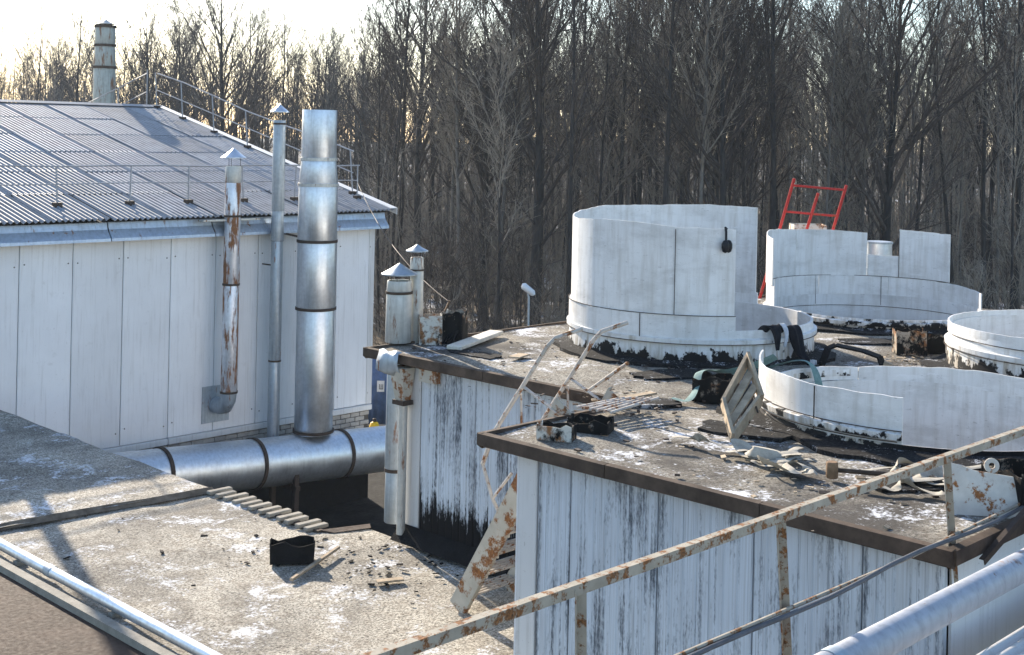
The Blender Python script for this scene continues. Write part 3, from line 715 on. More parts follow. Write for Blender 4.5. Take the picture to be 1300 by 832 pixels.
# ------------------------------------------------------------------ shrouds
def shroud(label, idx, base_prof, lip_z, sheets, tar_z, rings=(), uprights=(), arcs=None):
    (cx, cy), r = TANKS[idx]
    t = thing('fan_shroud', label, 'shroud', (cx, cy, ZR), 0, 'open round shrouds on the tarred roof')
    mt = m_shroud('shroud wall', tar_z, 1.0); mp = m_shroud('shroud sheet', 0, 0)
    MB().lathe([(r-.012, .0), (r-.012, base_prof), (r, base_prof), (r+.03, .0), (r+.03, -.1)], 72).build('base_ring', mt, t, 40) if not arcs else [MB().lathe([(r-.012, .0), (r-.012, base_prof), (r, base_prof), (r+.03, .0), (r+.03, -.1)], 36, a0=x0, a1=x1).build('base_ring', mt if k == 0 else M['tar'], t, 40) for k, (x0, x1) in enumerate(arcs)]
    MB().lathe([(r-.014, -2.8), (r-.014, base_prof-.002), (r-.028, base_prof-.002), (r-.028, -2.8)], 72, closed=True).build('shaft_lining', mp, t, 40)
    MB().lathe([(r-.01, lip_z-.03), (r+.045, lip_z-.03), (r+.05, lip_z+.02), (r-.01, lip_z+.035)], 72, closed=True, a0=arcs[0][0] if arcs else 0, a1=arcs[0][1] if arcs else 360).build('lip', mt, t, 40)
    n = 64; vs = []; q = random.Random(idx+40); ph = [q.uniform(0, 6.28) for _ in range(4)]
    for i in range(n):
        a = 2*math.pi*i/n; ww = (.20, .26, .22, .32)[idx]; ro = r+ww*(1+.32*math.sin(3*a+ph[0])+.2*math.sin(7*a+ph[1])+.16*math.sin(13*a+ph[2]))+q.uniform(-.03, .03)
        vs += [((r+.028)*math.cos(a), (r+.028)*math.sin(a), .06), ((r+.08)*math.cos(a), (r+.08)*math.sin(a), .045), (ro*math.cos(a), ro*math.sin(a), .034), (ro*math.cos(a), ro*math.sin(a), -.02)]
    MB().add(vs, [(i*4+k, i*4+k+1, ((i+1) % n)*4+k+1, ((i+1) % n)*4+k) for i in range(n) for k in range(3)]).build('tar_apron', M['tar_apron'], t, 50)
    for s in sheets:
        a0, a1, z0, tops = s[:4]; dr = s[4] if len(s) > 4 else 0
        k = max(3, int(abs(a1-a0)/3)); b = MB(); vs = []; fs = []
        for i in range(k+1):
            f = i/k; q = R(a0+(a1-a0)*f)
            g = f*(len(tops)-1); j = min(int(g), len(tops)-2); zt = tops[j]+(tops[j+1]-tops[j])*(g-j)
            rr = r+dr+.012*math.sin(q*2+idx)+.006*math.sin(q*7)
            zt += .010*noise.noise((q*9, idx*3.1, 0))+.006*noise.noise((q*31, idx, 2)); rr += .012*noise.noise((q*4, idx, 7))
            for (ro, z) in ((rr, z0), (rr, zt), (rr-.016, zt), (rr-.016, z0)): vs.append((ro*math.cos(q), ro*math.sin(q), z))
        for i in range(k):
            for p in range(4): fs.append((i*4+p, i*4+4+p, i*4+4+(p+1) % 4, i*4+(p+1) % 4))
        fs += [(0, 1, 2, 3), (k*4+3, k*4+2, k*4+1, k*4)]
        b.add(vs, fs).build('wall_sheet', mp, t, 40)
    for (ro, z, a0, a1) in rings:
        MB().lathe([(r+ro-.004, z-.0035), (r+ro+.003, z-.0035), (r+ro+.003, z+.0035), (r+ro-.004, z+.0035)], 60, a0=a0, a1=a1, closed=True).build('joint_seal', M['band'], t)
    for (ro, a, z0, z1) in uprights:
        q = R(a); MB().box(((r+ro)*math.cos(q), (r+ro)*math.sin(q), (z0+z1)/2), (.010, .006, z1-z0), Matrix.Rotation(q, 3, 'Z')).build('joint_seal', M['band'], t)
    return t
# 1: tall cowl with the right side cut away
T1 = 7.08-ZR
shroud('tall round shroud wall with its right side cut away and ear defenders on it', 0, .40, .28, [
    (281.4, 255, .52, [T1-.06, T1-.05, T1-.05], .004), (255.2, 212, .52, [T1-.05, T1+.0, T1-.01], .012), (212.3, 160, .52, [T1-.02, T1-.04, T1+.0]), (160.3, 104, .52, [T1+.0, T1+.05, T1+.05], .006), (104.3, 47, .52, [T1+.05, T1+.07, T1+.06]),
    (281.8, 225, .30, [.56, .56], .020), (225.4, 160, .30, [.56, .56], .024), (160, 46, .30, [.54, .54], .004), (46, 12, .30, [.38, .33, .42]), ], .20, [(.034, .565, 160, 281.5), (.052, .25, 130, 390)], [(.022, 255, .56, T1-.07), (.014, 212, .56, T1-.05), (.04, 240, .3, .56)])
# 2: near wall cut low, far wall standing, notch in its top
shroud('far round shroud with notched back wall standing and front cut low', 1, .18, .12, [
    (188, 125, .46, [1.12, 1.20, 1.17], .004), (125.3, 78.5, .46, [1.17, 1.16, 1.12]), (78.2, 60.3, .46, [.79, .78], .003), (60, 28, .46, [1.19, 1.17], -.004),
    (190, 150, .17, [.458, .458], -.006), (149.7, 108, .17, [.458, .458], -.009), (107.7, 66, .17, [.458, .458], -.006), (65.7, -8, .17, [.458, .455, .43, .40], -.009)], .22, [(-.026, .462, 30, 186), (-.032, .0, 20, 180)], [(-.028, 110, .02, .46), (-.028, 70, .02, .46), (-.022, 60, .46, 1.17)])
# 3: low ring
shroud('low complete shroud ring with clean rim, brown stained foot', 2, .46, .30, [(0, 120, .40, [.53, .52]), (120.3, 240, .40, [.52, .53]), (240.3, 360, .40, [.53, .53])], .27, [(.052, .26, 120, 300), (.014, .40, 120, 300)])
# 4: near shroud, cut off short past the middle of its front
shroud('low shroud behind the rusty rail, front wall cut off part way', 3, .09, .16, [
    (176, 215, .08, [.47, .47]), (215.2, 244, .08, [.47, .47], .004), (176, 158, .08, [.47, .50, .52]), (157.7, 100, .06, [.22, .24, .22]), (99.7, 10, .06, [.22, .25, .22])], .24, [(.02, .20, 178, 244), (.055, .12, 170, 243)], [(.02, 215, .1, .46)], [(100, 244), (244, 460)])

# ------------------------------------------------------------------ things on the shroud roof
def place(u=None): pass
# flat capped pipes at the corner
p = Vector((-1.30, 15.42, ZC)); t = thing('vent_pipe', 'thick pipe with wide cone cap standing against the tarred wall corner', 'vent pipe', p)
pipe_segments(t, (0, 0, 0), [(.118, 0, .118, .62), (.122, .6, .122, 2.02)], M['galv_dull']); pipe_segments(t, (0, 0, 0), [(.15, 2.13, .152, 2.72), (.145, 2.70, .145, 2.86)], M['galv_stain'])
bands(t, (0, 0, 0), [(.62, .12)], None, .04, .012); bands(t, (0, 0, 0), [(2.72, .15)], M['rust_brown'], .03, .012)
cone_cap(t, (0, 0, 0), .215, 2.93, .14, M['galv_dull'], 3, .05, .13)
p = Vector((-1.11, 15.62, ZR)); t = thing('vent_pipe', 'slim pipe with small cone cap rising beside the white rusty box', 'vent pipe', p)
pipe_segments(t, (0, 0, 0), [(.082, 0, .082, .88), (.078, .86, .078, 1.02)], M['galv_stain']); bands(t, (0, 0, 0), [(.87, .082)], M['rust_brown'], .02, .008)
cone_cap(t, (0, 0, 0), .135, 1.09, .09, M['galv_dull'], 3, .05, .07)

def open_box(label, loc, rz, w, d, h, mats, name='metal_box', skew=.02, flap=False):
    t = thing(name, label, 'metal box', loc, rz)
    x, y, th = w/2, d/2, .008
    for (a, b, m) in (((-x, -y), (x, -y), mats[0]), ((x, -y), (x, y), mats[1]), ((x, y), (-x, y), mats[2 % len(mats)]), ((-x, y), (-x, -y), mats[3 % len(mats)])):
        a = Vector((*a, 0)); b = Vector((*b, 0)); q = (b-a).normalized(); o = Vector((q.y, -q.x, 0))
        a = a+q*.003; b = b-q*.003
        ks = 6; vs = []
        for i in range(ks+1):
            pp = a+(b-a)*i/ks; hh = h+rnd.uniform(-skew, skew); l = o*rnd.uniform(-skew, skew)*.5
            for (oo, z) in ((0, 0), (th, 0)): vs.append(pp-o*oo+Vector((0, 0, z)))
            for (oo, z) in ((0, hh), (th, hh)): vs.append(pp-o*oo+l+Vector((0, 0, z)))
        fs = []
        for i in range(ks):
            c, e = i*4, i*4+4
            fs += [(c, e, e+2, c+2), (c+1, c+3, e+3, e+1), (c+2, e+2, e+3, c+3), (c, c+1, e+1, e)]
        fs += [(0, 2, 3, 1), (ks*4, ks*4+1, ks*4+3, ks*4+2)]
        MB().add(vs, fs).build('side_panel', m, t)
    if flap:
        MB().box((0, 0, .03), (w*.8, d*.8, .03)).build('charred_lining', M['tar'], t)
    return t
CL, CM, CD = M['charred_light'], M['charred_mid'], M['charred']
open_box('white rust spotted sheet metal box beside the slim capped pipe', (-.93, 15.55, ZR), R(8), .27, .24, .34, [CL, CL, CM, CL], skew=.008)
t = open_box('burnt open metal box leaning full of charred boards, beside the white box', (-.64, 15.62, ZR), R(-14), .26, .26, .38, [CD, CD, CM, CL], flap=True)
for k in range(4):
    MB().bar((-.11+.05*k, -.2-.01*k, .02), (.02+.03*k, .02, .30+.02*k), .035, .012).build('charred_board', M['tar'], t)
MB().bar((-.16, .0, .30), (-.08, .03, .50), .05, .02).build('charred_board', M['wood_dark'], t)
def plank(label, a, b, w, h, mat, name='plank', cat='plank'):
    a = Vector(a); b = Vector(b); c = (a+b)/2
    o = MB().bar(a-c, b-c, w, h).build(name, mat); o.location = c
    bv = o.modifiers.new('bevel', 'BEVEL'); bv.width = min(w, h)*.2; bv.segments = 1
    return tag(o, label, cat)
plank('pale thick board lying on the dark roof beyond the burnt box', (-.62, 14.98, ZR+.045), (-.14, 16.15, ZR+.06), .19, .05, M['wood_pale'])
plank('small pale board scrap on the gravel between board and shroud', (.07, 14.42, ZR+.045), (.19, 14.72, ZR+.035), .14, .015, M['wood'])
plank('short plank beside the charred curb near the stair head', (.88, 11.75, ZR+.055), (1.12, 11.80, ZR+.06), .12, .02, M['wood'])
plank('long narrow plank lying past the stair head', (1.05, 12.2, ZR+.05), (1.42, 12.55, ZR+.05), .09, .02, M['wood'])
open_box('small charred curb box with pale rusty side near the roof corner', (.42, 10.75, ZR+.004), R(-16), .30, .18, .12, [CL, CM, CD, CL], skew=.02, flap=True)
open_box('charred black curb box filled with snow and gravel behind the rusty one', (.72, 11.08, ZR), R(-18), .36, .24, .10, [CD, CD, CD, CD], skew=.025)
open_box('rusty burnt box standing in front of the far shroud', (4.80, 15.52, ZR), R(-4), .36, .26, .28, [M['charred_mid'], CD, CD, CM], skew=.02, flap=True)
open_box('low black box beside the rusty burnt box', (5.13, 15.72, ZR), R(0), .26, .22, .19, [CD, CD, CD, CD], flap=True)
open_box('black tarred metal box between shrouds with green hose over it', (2.0, 12.52, ZR), R(-22), .36, .34, .22, [CD, CD, CD, CD], skew=.03, flap=True)
t = open_box('big black open box behind a rusty white plate near the rail', (3.62, 8.95, ZR), R(20), .50, .40, .30, [CD, CD, CD, CD], skew=.02, flap=True)
# leaning rust spotted plate in front of it
t = thing('steel_plate', 'white rust spotted steel plate with lifting eye leaning by the black box', 'plate', (3.22, 8.72, ZR), R(-8))
MB().add([(-.24, 0, 0), (.24, -.02, 0), (.25, .06, .27), (-.05, .08, .30), (-.26, .09, .36), (-.24, .008, 0), (.24, -.012, 0), (.25, .068, .27), (-.05, .088, .30), (-.26, .098, .36)],
         [(0, 1, 2, 3, 4), (9, 8, 7, 6, 5)]+[(i, 5+i, 5+(i+1) % 5, (i+1) % 5) for i in range(5)]).build('plate_sheet', M['plate'], t)
MB().lathe([(.02, -.006), (.05, -.006), (.05, .006), (.02, .006)], 16, closed=True).build('lifting_eye', M['plate'], t).matrix_local = Matrix.Translation((.06, .08, .34)) @ Matrix.Rotation(R(85), 4, 'X')
# bent black metal strip between shrouds
t = thing('metal_offcut', 'bent black sheet metal offcut lying in snow between the shrouds', 'offcut', (3.85, 14.45, ZR), R(-20))
b = MB(); prof = [(-.35, -.03, .0), (-.28, 0, .20), (-.2, .02, .24), (.1, .0, .20), (.28, -.02, .15), (.33, -.03, .02)]
for i in range(len(prof)-1):
    b.bar(prof[i], prof[i+1], .18, .02)
b.build('bent_sheet', M['tar'], t)
MB().box((.36, -.03, .05), (.09, .07, .10), Matrix.Rotation(.3, 3, 'Y')).build('wood_end', M['wood'], t)
MB().bar((-.5, -.1, .02), (-.28, .05, .05), .07, .02).build('strap', M['tar'], t)
# silver drum and white box behind the far shroud
t = thing('metal_drum', 'short shiny metal drum standing behind the notch of the far shroud', 'drum', (6.05, 21.3, ZR))
MB().cylz((0, 0), .21, 0, .90, 28).build('drum_body', M['galv'], t, 40)
for z in (.02, .45, .885): MB().lathe([(.2, z-.015), (.222, z-.015), (.222, z+.015), (.2, z+.015)], 28, closed=True).build('hoop', M['galv_dull'], t, 40)
open_box('white rusty box behind the red ladder', (4.9, 21.4, ZR), 0, .53, .4, 1.15, [CL, CL, CL, CL], skew=.005)
# red ladder frame
t = thing('ladder_frame', 'red painted steel ladder frame leaning behind the far shroud', 'ladder', (3.97, 20.62, ZR))
TB = Vector((3.97, 20.62, ZR))
def RD(px, py, D):
    a = px+.021*(py-208); b = py-.021*(px-650); return Vector(((a-650)/1650*D, D, CAMZ-(b-173)/1650*D))-TB
D0 = 20.62; D1 = 20.35
lt = RD(1009, 227, D1); lb = RD(965, 381, D0); sh = RD(1076, 233, D1)-lt; cs = RD(1041, 240, D1)-lt
lbot = Vector((lb.x, lb.y, 0.0))
for off, top in ((Vector((0, 0, 0)), 1.0), (sh, .985), (cs, .965)):
    a = lbot+off; a.z = 0; MB().tube([a, lbot+off+(lt-lbot)*top if True else None], .024, 8).build('stile', M['red'], t, 50)
for f in (.945, .73, .50, .27):
    a = lbot+(lt-lbot)*f; MB().tube([a, a+sh], .018, 8).build('rung', M['red'], t, 50)
# ear defenders hung on the tall shroud
(cx, cy), r = TANKS[0]; q = R(276.5); ex = Vector((cx+(r+.02)*math.cos(q), cy+(r+.02)*math.sin(q), 0))
t = thing('ear_defenders', 'black ear defenders hanging from the rim of the tall shroud', 'ear defenders', (ex.x, ex.y, 6.78))
MB().tube([(.02, .04, .24), (-.005, .0, .26), (.0, -.02, .22), (.0, -.03, .10)], .014, 8).build('headband', M['rubber'], t, 50)
for dx in (-.012, .03):
    b = MB(); b.lathe([(.0001, -.075), (.035, -.06), (.05, -.02), (.05, .025), (.03, .06), (.0001, .07)], 16); b.v = [(x*.85+dx, -.045+y*.55+dx, z+.06) for x, y, z in b.v]
    b.build('ear_cup', M['rubber'], t, 60)
# clothes over the low rim of the tall shroud
def cloth(name, mat, parent, rows, th=.02):
    b = MB(); n = len(rows[0]); vs = [p for r_ in rows for p in r_]
    fs = [(i*n+k, i*n+k+1, (i+1)*n+k+1, (i+1)*n+k) for i in range(len(rows)-1) for k in range(n-1)]
    o = b.add(vs, fs).build(name, mat, parent, 80)
    s = o.modifiers.new('s', 'SOLIDIFY'); s.thickness = th
    m = o.modifiers.new('d', 'SUBSURF'); m.levels = 2; m.render_levels = 2
    return o
q0 = R(304); t = thing('work_trousers', 'black work trousers with pale stripe draped over the cut shroud rim', 'trousers', (cx+(r+.04)*math.cos(q0), cy+(r+.04)*math.sin(q0), ZR), q0+R(90))
rim = .42   # local x runs along the rim, -y out of the shroud
def leg(x0, x1, prof, w0, w1, ph):
    rows = []
    for i, (y, z) in enumerate(prof):
        f = i/(len(prof)-1); x = x0+(x1-x0)*f; w = w0+(w1-w0)*f
        rows.append([(x+w*(k/5-.5), y+.028*math.sin(k*1.9+ph+i*.5)-.035*math.sin(math.pi*k/5), z+.012*math.sin(k*2.2+i+ph)) for k in range(6)])
    return rows
cloth('trouser_leg', M['black_cloth'], t, leg(.06, .26, [(.14, rim-.12), (.05, rim+.0), (.0, rim+.035), (-.06, rim-.0), (-.085, rim-.12), (-.09, rim-.22), (-.11, rim-.31), (-.16, .05)], .26, .13, 0), .012)
cloth('trouser_leg', M['black_cloth'], t, leg(-.12, -.14, [(.14, rim-.10), (.05, rim+.03), (.0, rim+.055), (-.06, rim+.02), (-.085, rim-.08), (-.08, rim-.16), (-.085, rim-.23)], .26, .05, 1.5), .012)
cloth('pale_stripe', M['white_cloth'], t, leg(-.02, -.075, [(-.02, rim+.065), (-.115, rim+.02), (-.135, rim-.06), (-.13, rim-.13), (-.12, rim-.19)], .05, .03, 2.2), .006)
for k in range(2): MB().box((.285+.03*k, -.225, .045), (.012, .06, .05)).build('boot_buckle', M['white_cloth'], t)

# wooden pallet crate leaning on the near shroud
O = Vector((1.87, 10.80, ZR)); X = Vector((.30, .46, .26)).normalized(); Y0 = Vector((-.04, .30, .23)); Y = (Y0-X*Y0.dot(X)).normalized(); Zn = X.cross(Y).normalized()
# measured corners: C bottom, B right, D left
Cc = Vector((1.88, 10.78, ZR+.02)); Dd = Vector((1.86, 11.18, 5.74)); Aa = Vector((2.15, 11.66, 6.06)); Bb = Vector((2.20, 11.22, 5.76))
t = thing('wooden_pallet', 'small slatted wooden pallet leaning on edge against the near shroud', 'pallet', Cc)
nrm = (Dd-Cc).cross(Bb-Cc).normalized()
if nrm.y > 0: nrm = -nrm
def PQ(s, u, h=0): return (Cc.lerp(Bb, s)).lerp(Dd.lerp(Aa, s), u)-Cc+nrm*h
for u in (.04, .36, .66, .96):
    MB().bar(PQ(0, u), PQ(1, u), .07 if u in (.36, .66) else .03, .02 if u in (.36, .66) else .10, math.atan2(0, 1)).build('slat', M['wood'], t)
for s in (.0, 1.0): MB().bar(PQ(s, 0, .02), PQ(s, 1, .02), .03, .10).build('end_board', M['wood'], t)
MB().bar(PQ(.5, .0, -.03), PQ(.5, 1, -.03), .06, .02).build('cross_batten', M['wood_dark'], t)
MB().bar(PQ(.8, .0, .02), PQ(.8, -.14, .02), .012, .012).build('nail', M['band'], t)

# hoses: flat canvas ribbons, folded and looped
def ribbon(pts, w, tilt, name, mat, parent):
    """pts: list of (x, y, z); tilt: list of roll angles"""
    # smooth with Catmull-Rom
    P = [Vector(p) for p in pts]; T = tilt; out = []; tl = []
    for i in range(len(P)-1):
        p0, p1, p2, p3 = P[max(0, i-1)], P[i], P[i+1], P[min(len(P)-1, i+2)]
        for k in range(6):
            f = k/6
            out.append(.5*((2*p1)+(p2-p0)*f+(2*p0-5*p1+4*p2-p3)*f*f+(3*p1-p0-3*p2+p3)*f**3)); tl.append(T[i]*(1-f)+T[i+1]*f)
    out.append(P[-1]); tl.append(T[-1])
    vs = []; n = len(out)
    for i, p in enumerate(out):
        d = (out[min(i+1, n-1)]-out[max(i-1, 0)]).normalized(); side = d.cross(Vector((0, 0, 1)))
        if side.length < 1e-3: side = Vector((1, 0, 0))
        side.normalize(); upv = side.cross(d)
        a = (side*math.cos(tl[i])+upv*math.sin(tl[i]))*w/2
        nn = d.cross(a).normalized()*.007
        for q in (p+a, p+a*.0+nn, p-a, p-nn): vs.append(q)
    lo = min(v.z for v in vs)
    fs = [(i*4+k, i*4+4+k, i*4+4+(k+1) % 4, i*4+(k+1) % 4) for i in range(n-1) for k in range(4)]
    return MB().add(vs, fs).build(name, mat, parent, 50)
def hose(label, start, end, w, mat, seed, loops=5, amp=.14):
    q = random.Random(seed); t = thing('fire_hose', label, 'hose', (start[0], start[1], ZR))
    pts = []; tl = []; n = loops*6; ax = Vector((end[0]-start[0], end[1]-start[1], 0)); sd = Vector((-ax.y, ax.x, 0)).normalized()
    p1, p2 = q.uniform(0, 6), q.uniform(0, 6)
    for i in range(n+1):
        f = i/n; a = f*loops*2*math.pi; e = math.sin(math.pi*min(1, f*1.15+.05))
        p = ax*f+sd*amp*e*math.sin(a+p1)+ax.normalized()*amp*.9*e*math.sin(a*1.31+p2)
        up = max(0, math.sin(a*.73+p2))**3*e; pts.append((p.x+q.gauss(0, .012), p.y+q.gauss(0, .012), .042+.012*(i % 3)+.05*up)); tl.append(.12*math.sin(a*.5)+1.25*up)
    ribbon(pts, w, tl, 'hose_length', mat, t)
    return t
hose('long pale flat hose trailing from the tangle toward the roof edge', (1.38, 10.74), (2.1, 10.1), .075, M['hose'], 1, 2, .05)
hose('heaped grey flat hose with upright loops beneath the pallet', (1.80, 10.30), (2.35, 10.0), .08, M['hose'], 5, 5, .17)
hose('pale flat hose in low folds lying beside the hammer', (1.95, 9.92), (2.30, 9.62), .075, M['hose'], 9, 4, .15)
hose('loose hose end curling away from the tangle to the near shroud', (2.15, 10.0), (2.35, 10.42), .075, M['hose'], 11, 1, .07)
hose('flat hose bundle stretching from the rail toward the rusty plate', (2.55, 9.35), (3.30, 9.02), .08, M['hose'], 12, 2, .05)
hose('crumpled hose coil behind the rail post', (2.85, 9.62), (3.35, 9.42), .075, M['hose'], 14, 4, .13)
hose('thin flat hose strip crossing the snow under the near shroud', (2.6, 9.75), (3.85, 9.98), .06, M['hose'], 17, 2, .04)
t = thing('fire_hose', 'green flat hose draped over the black box and into the near shroud', 'hose', (2.0, 12.6, ZR))
ribbon([(-.42, -.28, .05), (-.30, -.36, .045), (-.20, -.20, .12), (-.14, -.02, .25), (.02, .16, .24), (.22, .24, .22), (.45, .18, .30), (.62, .10, .40)], .09, [.1, 0, .6, .3, .2, 1.0, 1.0, .8], 'hose_length', M['hose_green'], t)
t = thing('fire_hose', 'green flat hose hooked over the back rim inside the near shroud', 'hose', (2.9, 13.0, ZR))
ribbon([(-.5, .10, .12), (-.25, .12, .22), (.0, .08, .30), (.14, .0, .28), (.2, -.10, .08), (.2, -.12, -.2)], .09, [.8, .5, .2, .1, 0, 0], 'hose_length', M['hose_green'], t)
# sledge hammer
hp = Vector((2.42, 9.62, ZR)); t = thing('sledgehammer', 'sledgehammer with rusty round head and dark handle lying on the roof', 'hammer', hp)
MB().lathe([(.0001, 0), (.038, 0), (.045, .01), (.045, .11), (.038, .12), (.0001, .12)], 14, (0, 0, .02)).build('head', M['wood_brown'], t, 40)
MB().tube([(.02, 0, .08), (.52, .03, .04)], [.016, .02], 8).build('handle', M['rust_brown'], t, 40)

# ------------------------------------------------------------------ rusty stair in the notch
t = thing('steel_stair', 'rusty steel stair with bent tubular handrails climbing to the tarred roof', 'stair', Rp(1.1, 1.35, ZC), AZ)
b0, b1 = Vector((0, 0, 0)), Vector((0, -1.32, 2.2))
b0 = Vector((0, .02, .02))
sd = (b1-b0)
for x in (0, .72):
    o = MB(); w = Vector((x, 0, 0))
    o.bar(b0+w, b1+w, .012, .20); nn = Vector((0, sd.z, -sd.y)).normalized()
    for k in (-1, 1): o.bar(b0+w+nn*.10*k+Vector((.02, 0, 0)), b1+w+nn*.10*k+Vector((.02, 0, 0)), .05, .01)
    o.build('stringer', M['rust_orange'], t)
for i in range(9):
    f = (i+.7)/9.6; p = b0+sd*f
    s = MB()
    for k in range(5): s.tube([p+Vector((.05, -.10+.05*k, .012)), p+Vector((.68, -.10+.05*k, .012))], .011, 6)
    for x in (.055, .675): s.box(p+Vector((x, 0, -.005)), (.02, .24, .03))
    s.build('tread_grate', M['rust_pale'], t, 50)
s = MB(); p = Vector((0, -1.42, 2.17))
for k in range(6): s.tube([p+Vector((.05, -.08*k, .02+.004*k)), p+Vector((.72, -.08*k, .02+.012*k))], .014, 6)
s.build('landing_grate', M['rust_pale'], t, 50)
for x, n0 in ((0.0, 0), (.65, 1)):
    o = Vector((x, 0, 0)); rp = [Vector((0, -.30, 1.48)), Vector((0, -.44, 1.80)), Vector((0, -1.10, 2.70)), Vector((.04, -1.16, 2.78)), Vector((.25, -1.30, 2.86))]
    MB().tube([o+q for q in rp], .021, 8).build('handrail', M['rust_pale'], t, 50)
    MB().bar(o+rp[2].lerp(rp[1], .45), o+Vector((0, -1.24, 2.12)), .035, .012).build('brace', M['rust_pale'], t)
    MB().tube([o+rp[0], o+Vector((0, -.44, 1.18)), o+Vector((.02, -.62, .92))], .016, 8).build('baluster', M['rust_pale'], t, 50)
    MB().tube([o+Vector((0, -.44, 1.18)), o+Vector((0.05, -.64, 1.45))], .014, 8).build('baluster', M['rust_pale'], t, 50)
    MB().tube([o+rp[2].lerp(rp[1], .55)+Vector((0.05, 0, 0)), o+Vector((.1, -.72, 1.55))], .012, 6).build('baluster', M['rust_pale'], t, 50)
MB().tube([Vector((.70, -.98, 2.18)), Vector((.72, -1.46, 2.52))], .018, 8).build('loose_bar', M['rust_pale'], t, 50)

# ------------------------------------------------------------------ near guard rail, cables and pipe
V = -4.06
t = thing('guard_rail', 'rusty angle iron guard rail crossing in front of the near roof', 'railing', Rp(0, V, ZR-.4), AZ)
z0 = ZR-.4
MB().angle_iron((-6, 0, 6.09-z0), (4.5, 0, 6.08-z0), .044, .005).build('top_rail', M['rust_rail'], t)
for ub, ut in ((-3.30, -3.36), (-1.62, -1.80), (.26, .06), (2.2, 2.0)):
    MB().angle_iron((ub, .0, -.35 if ub < 0 else .0), (ut, -.015, 6.075-z0), .045, .005, R(20)).build('post', M['rust_rail'], t)
MB().tube([(-6, -.06, 5.66-z0), (-3, -.06, 5.62-z0), (-.5, -.06, 5.585-z0), (.2, -.06, 5.60-z0), (2, -.06, 5.62-z0), (4.5, -.06, 5.62-z0)], .011, 6).build('mid_rail', M['rust_rail'], t, 50)
t = thing('power_cable', 'dark grey cable sagging along the lower bar of the rusty guard rail', 'cable', Rp(0, V-.09, 5.5), AZ)
MB().tube([(-6+.35*i, .012*math.sin(i*1.3), .098+.010*math.sin(i*.9)) for i in range(31)], .013, 8).build('cable_run', M['cable'], t, 60)
t = thing('steam_pipe', 'thick silver clad pipe running beside the rusty guard rail', 'pipe', Rp(0, -4.62, 5.5), AZ)
for a, b in ((-6, -2.2), (-2.2, .95), (.95, 4.5)):
    MB().tube([(a+.003, 0, .07), (b-.003, 0, .07)], .082, 24).build('pipe_section', M['galv_pipe'], t, 40)
for a in (-2.2, .95): MB().tube([(a-.04, 0, .07), (a+.04, 0, .07)], .087, 24).build('joint_band', M['galv_dull'], t, 40)
for a in (-4, 3.2): MB().span((a-.03, -.04, -1.2), (a+.03, .04, -.02)).build('bracket', M['band'], t)
t = thing('steel_strut', 'dark diagonal steel struts between the guard rail and the silver pipe', 'strut', Rp(.3, -4.2, 5.42), AZ)
MB().angle_iron((0, 0, .0), (1.4, -.1, .55), .035, .005).build('strut_bar', M['band'], t)
MB().angle_iron((.9, -.05, .38), (.55, -.55, -.2), .035, .005).build('strut_bar', M['band'], t)
t = thing('canopy_roof', 'white corrugated canopy sheets below the silver pipe', 'canopy', Rp(-.3, -4.3, 4.95), AZ)
for k in range(3):
    b = MB(); vs = []; fs = []
    for i in range(49):
        y = -.05-.86*k-i*.0185; z = .022*math.cos(i*math.pi/2.5)
        for x in (-1.4, 2.6): vs.append((x, y, z+k*.004))
    fs = [(i*2, i*2+1, i*2+3, i*2+2) for i in range(48)]
    o = b.add(vs, fs).build('canopy_sheet', M['wall_trim'], t, 80)
    s = o.modifiers.new('s', 'SOLIDIFY'); s.thickness = .006
MB().span((-1.4, -2.4, -.2), (-1.3, 0, -.05)).build('canopy_beam', M['rust_brown'], t)
MB().span((2.4, -2.4, -.2), (2.5, 0, -.05)).build('canopy_beam', M['rust_brown'], t)
t = thing('chain', 'dark rusty chain lying across the white canopy sheets', 'chain', Rp(.2, -4.75, 4.98), AZ)
lk = MB(); ring = [(.035*math.cos(2*math.pi*k/10), .02*math.sin(2*math.pi*k/10), 0) for k in range(11)]
lk.tube(ring, .007, 6, False); lm = lk.mesh('chain_link', 60)
for i in range(26):
    link('chain_link', lm, M['band'], t, (i*.052, -.10*math.sin(i*.23)-.25+i*.012, .03), (R(90) if i % 2 else 0, 0, .3*math.cos(i*.23)))

# ------------------------------------------------------------------ things on the low roof
t = open_box('black tarred open box standing on the pale gravel roof', (-2.25, 13.86, ZC+.02), R(8), .46, .22, .21, [CD, CD, CD, CD], skew=.035, flap=True)
for ch in t.children: ch.data.materials.clear(); ch.data.materials.append(M['tar'])
plank('thin brown stick lying by the black box on the gravel', (-2.15, 13.22, ZC+.04), (-1.80, 14.20, ZC+.07), .045, .03, M['wood'], 'wooden_stick', 'stick')
plank('small tan chip of wood on the gravel near the stair foot', (-1.28, 13.22, ZC+.04), (-1.02, 13.32, ZC+.04), .09, .02, M['wood'], 'wooden_chip', 'wood chip')
plank('dark board in the shade under the tarred wall', (-.55, 14.15, ZC+.06), (-.15, 14.25, ZC+.07), .08, .04, M['wood_dark'])
plank('thin dark lath leaning flat along the tarred wall foot', (-1.0, 14.9, ZC+.06), (-.4, 14.35, ZC+.06), .05, .03, M['wood_dark'])
def debris(label, spots, n, mat, seed, z, name):
    q = random.Random(seed); b = MB()
    for i in range(n):
        (x, y, s) = q.choice(spots); px, py = x+q.gauss(0, s), y+q.gauss(0, s); k = .008+.03*q.random()**2
        m = Matrix.Rotation(q.uniform(0, 6.3), 3, 'Z') @ Matrix.Rotation(q.uniform(-.4, .4), 3, 'X')
        b.box((px, py, z+k*.15), (k*q.uniform(.8, 2.6), k, k*q.uniform(.15, .45)), m)
    return tag(b.build(name, mat), label, 'debris', kind='stuff')
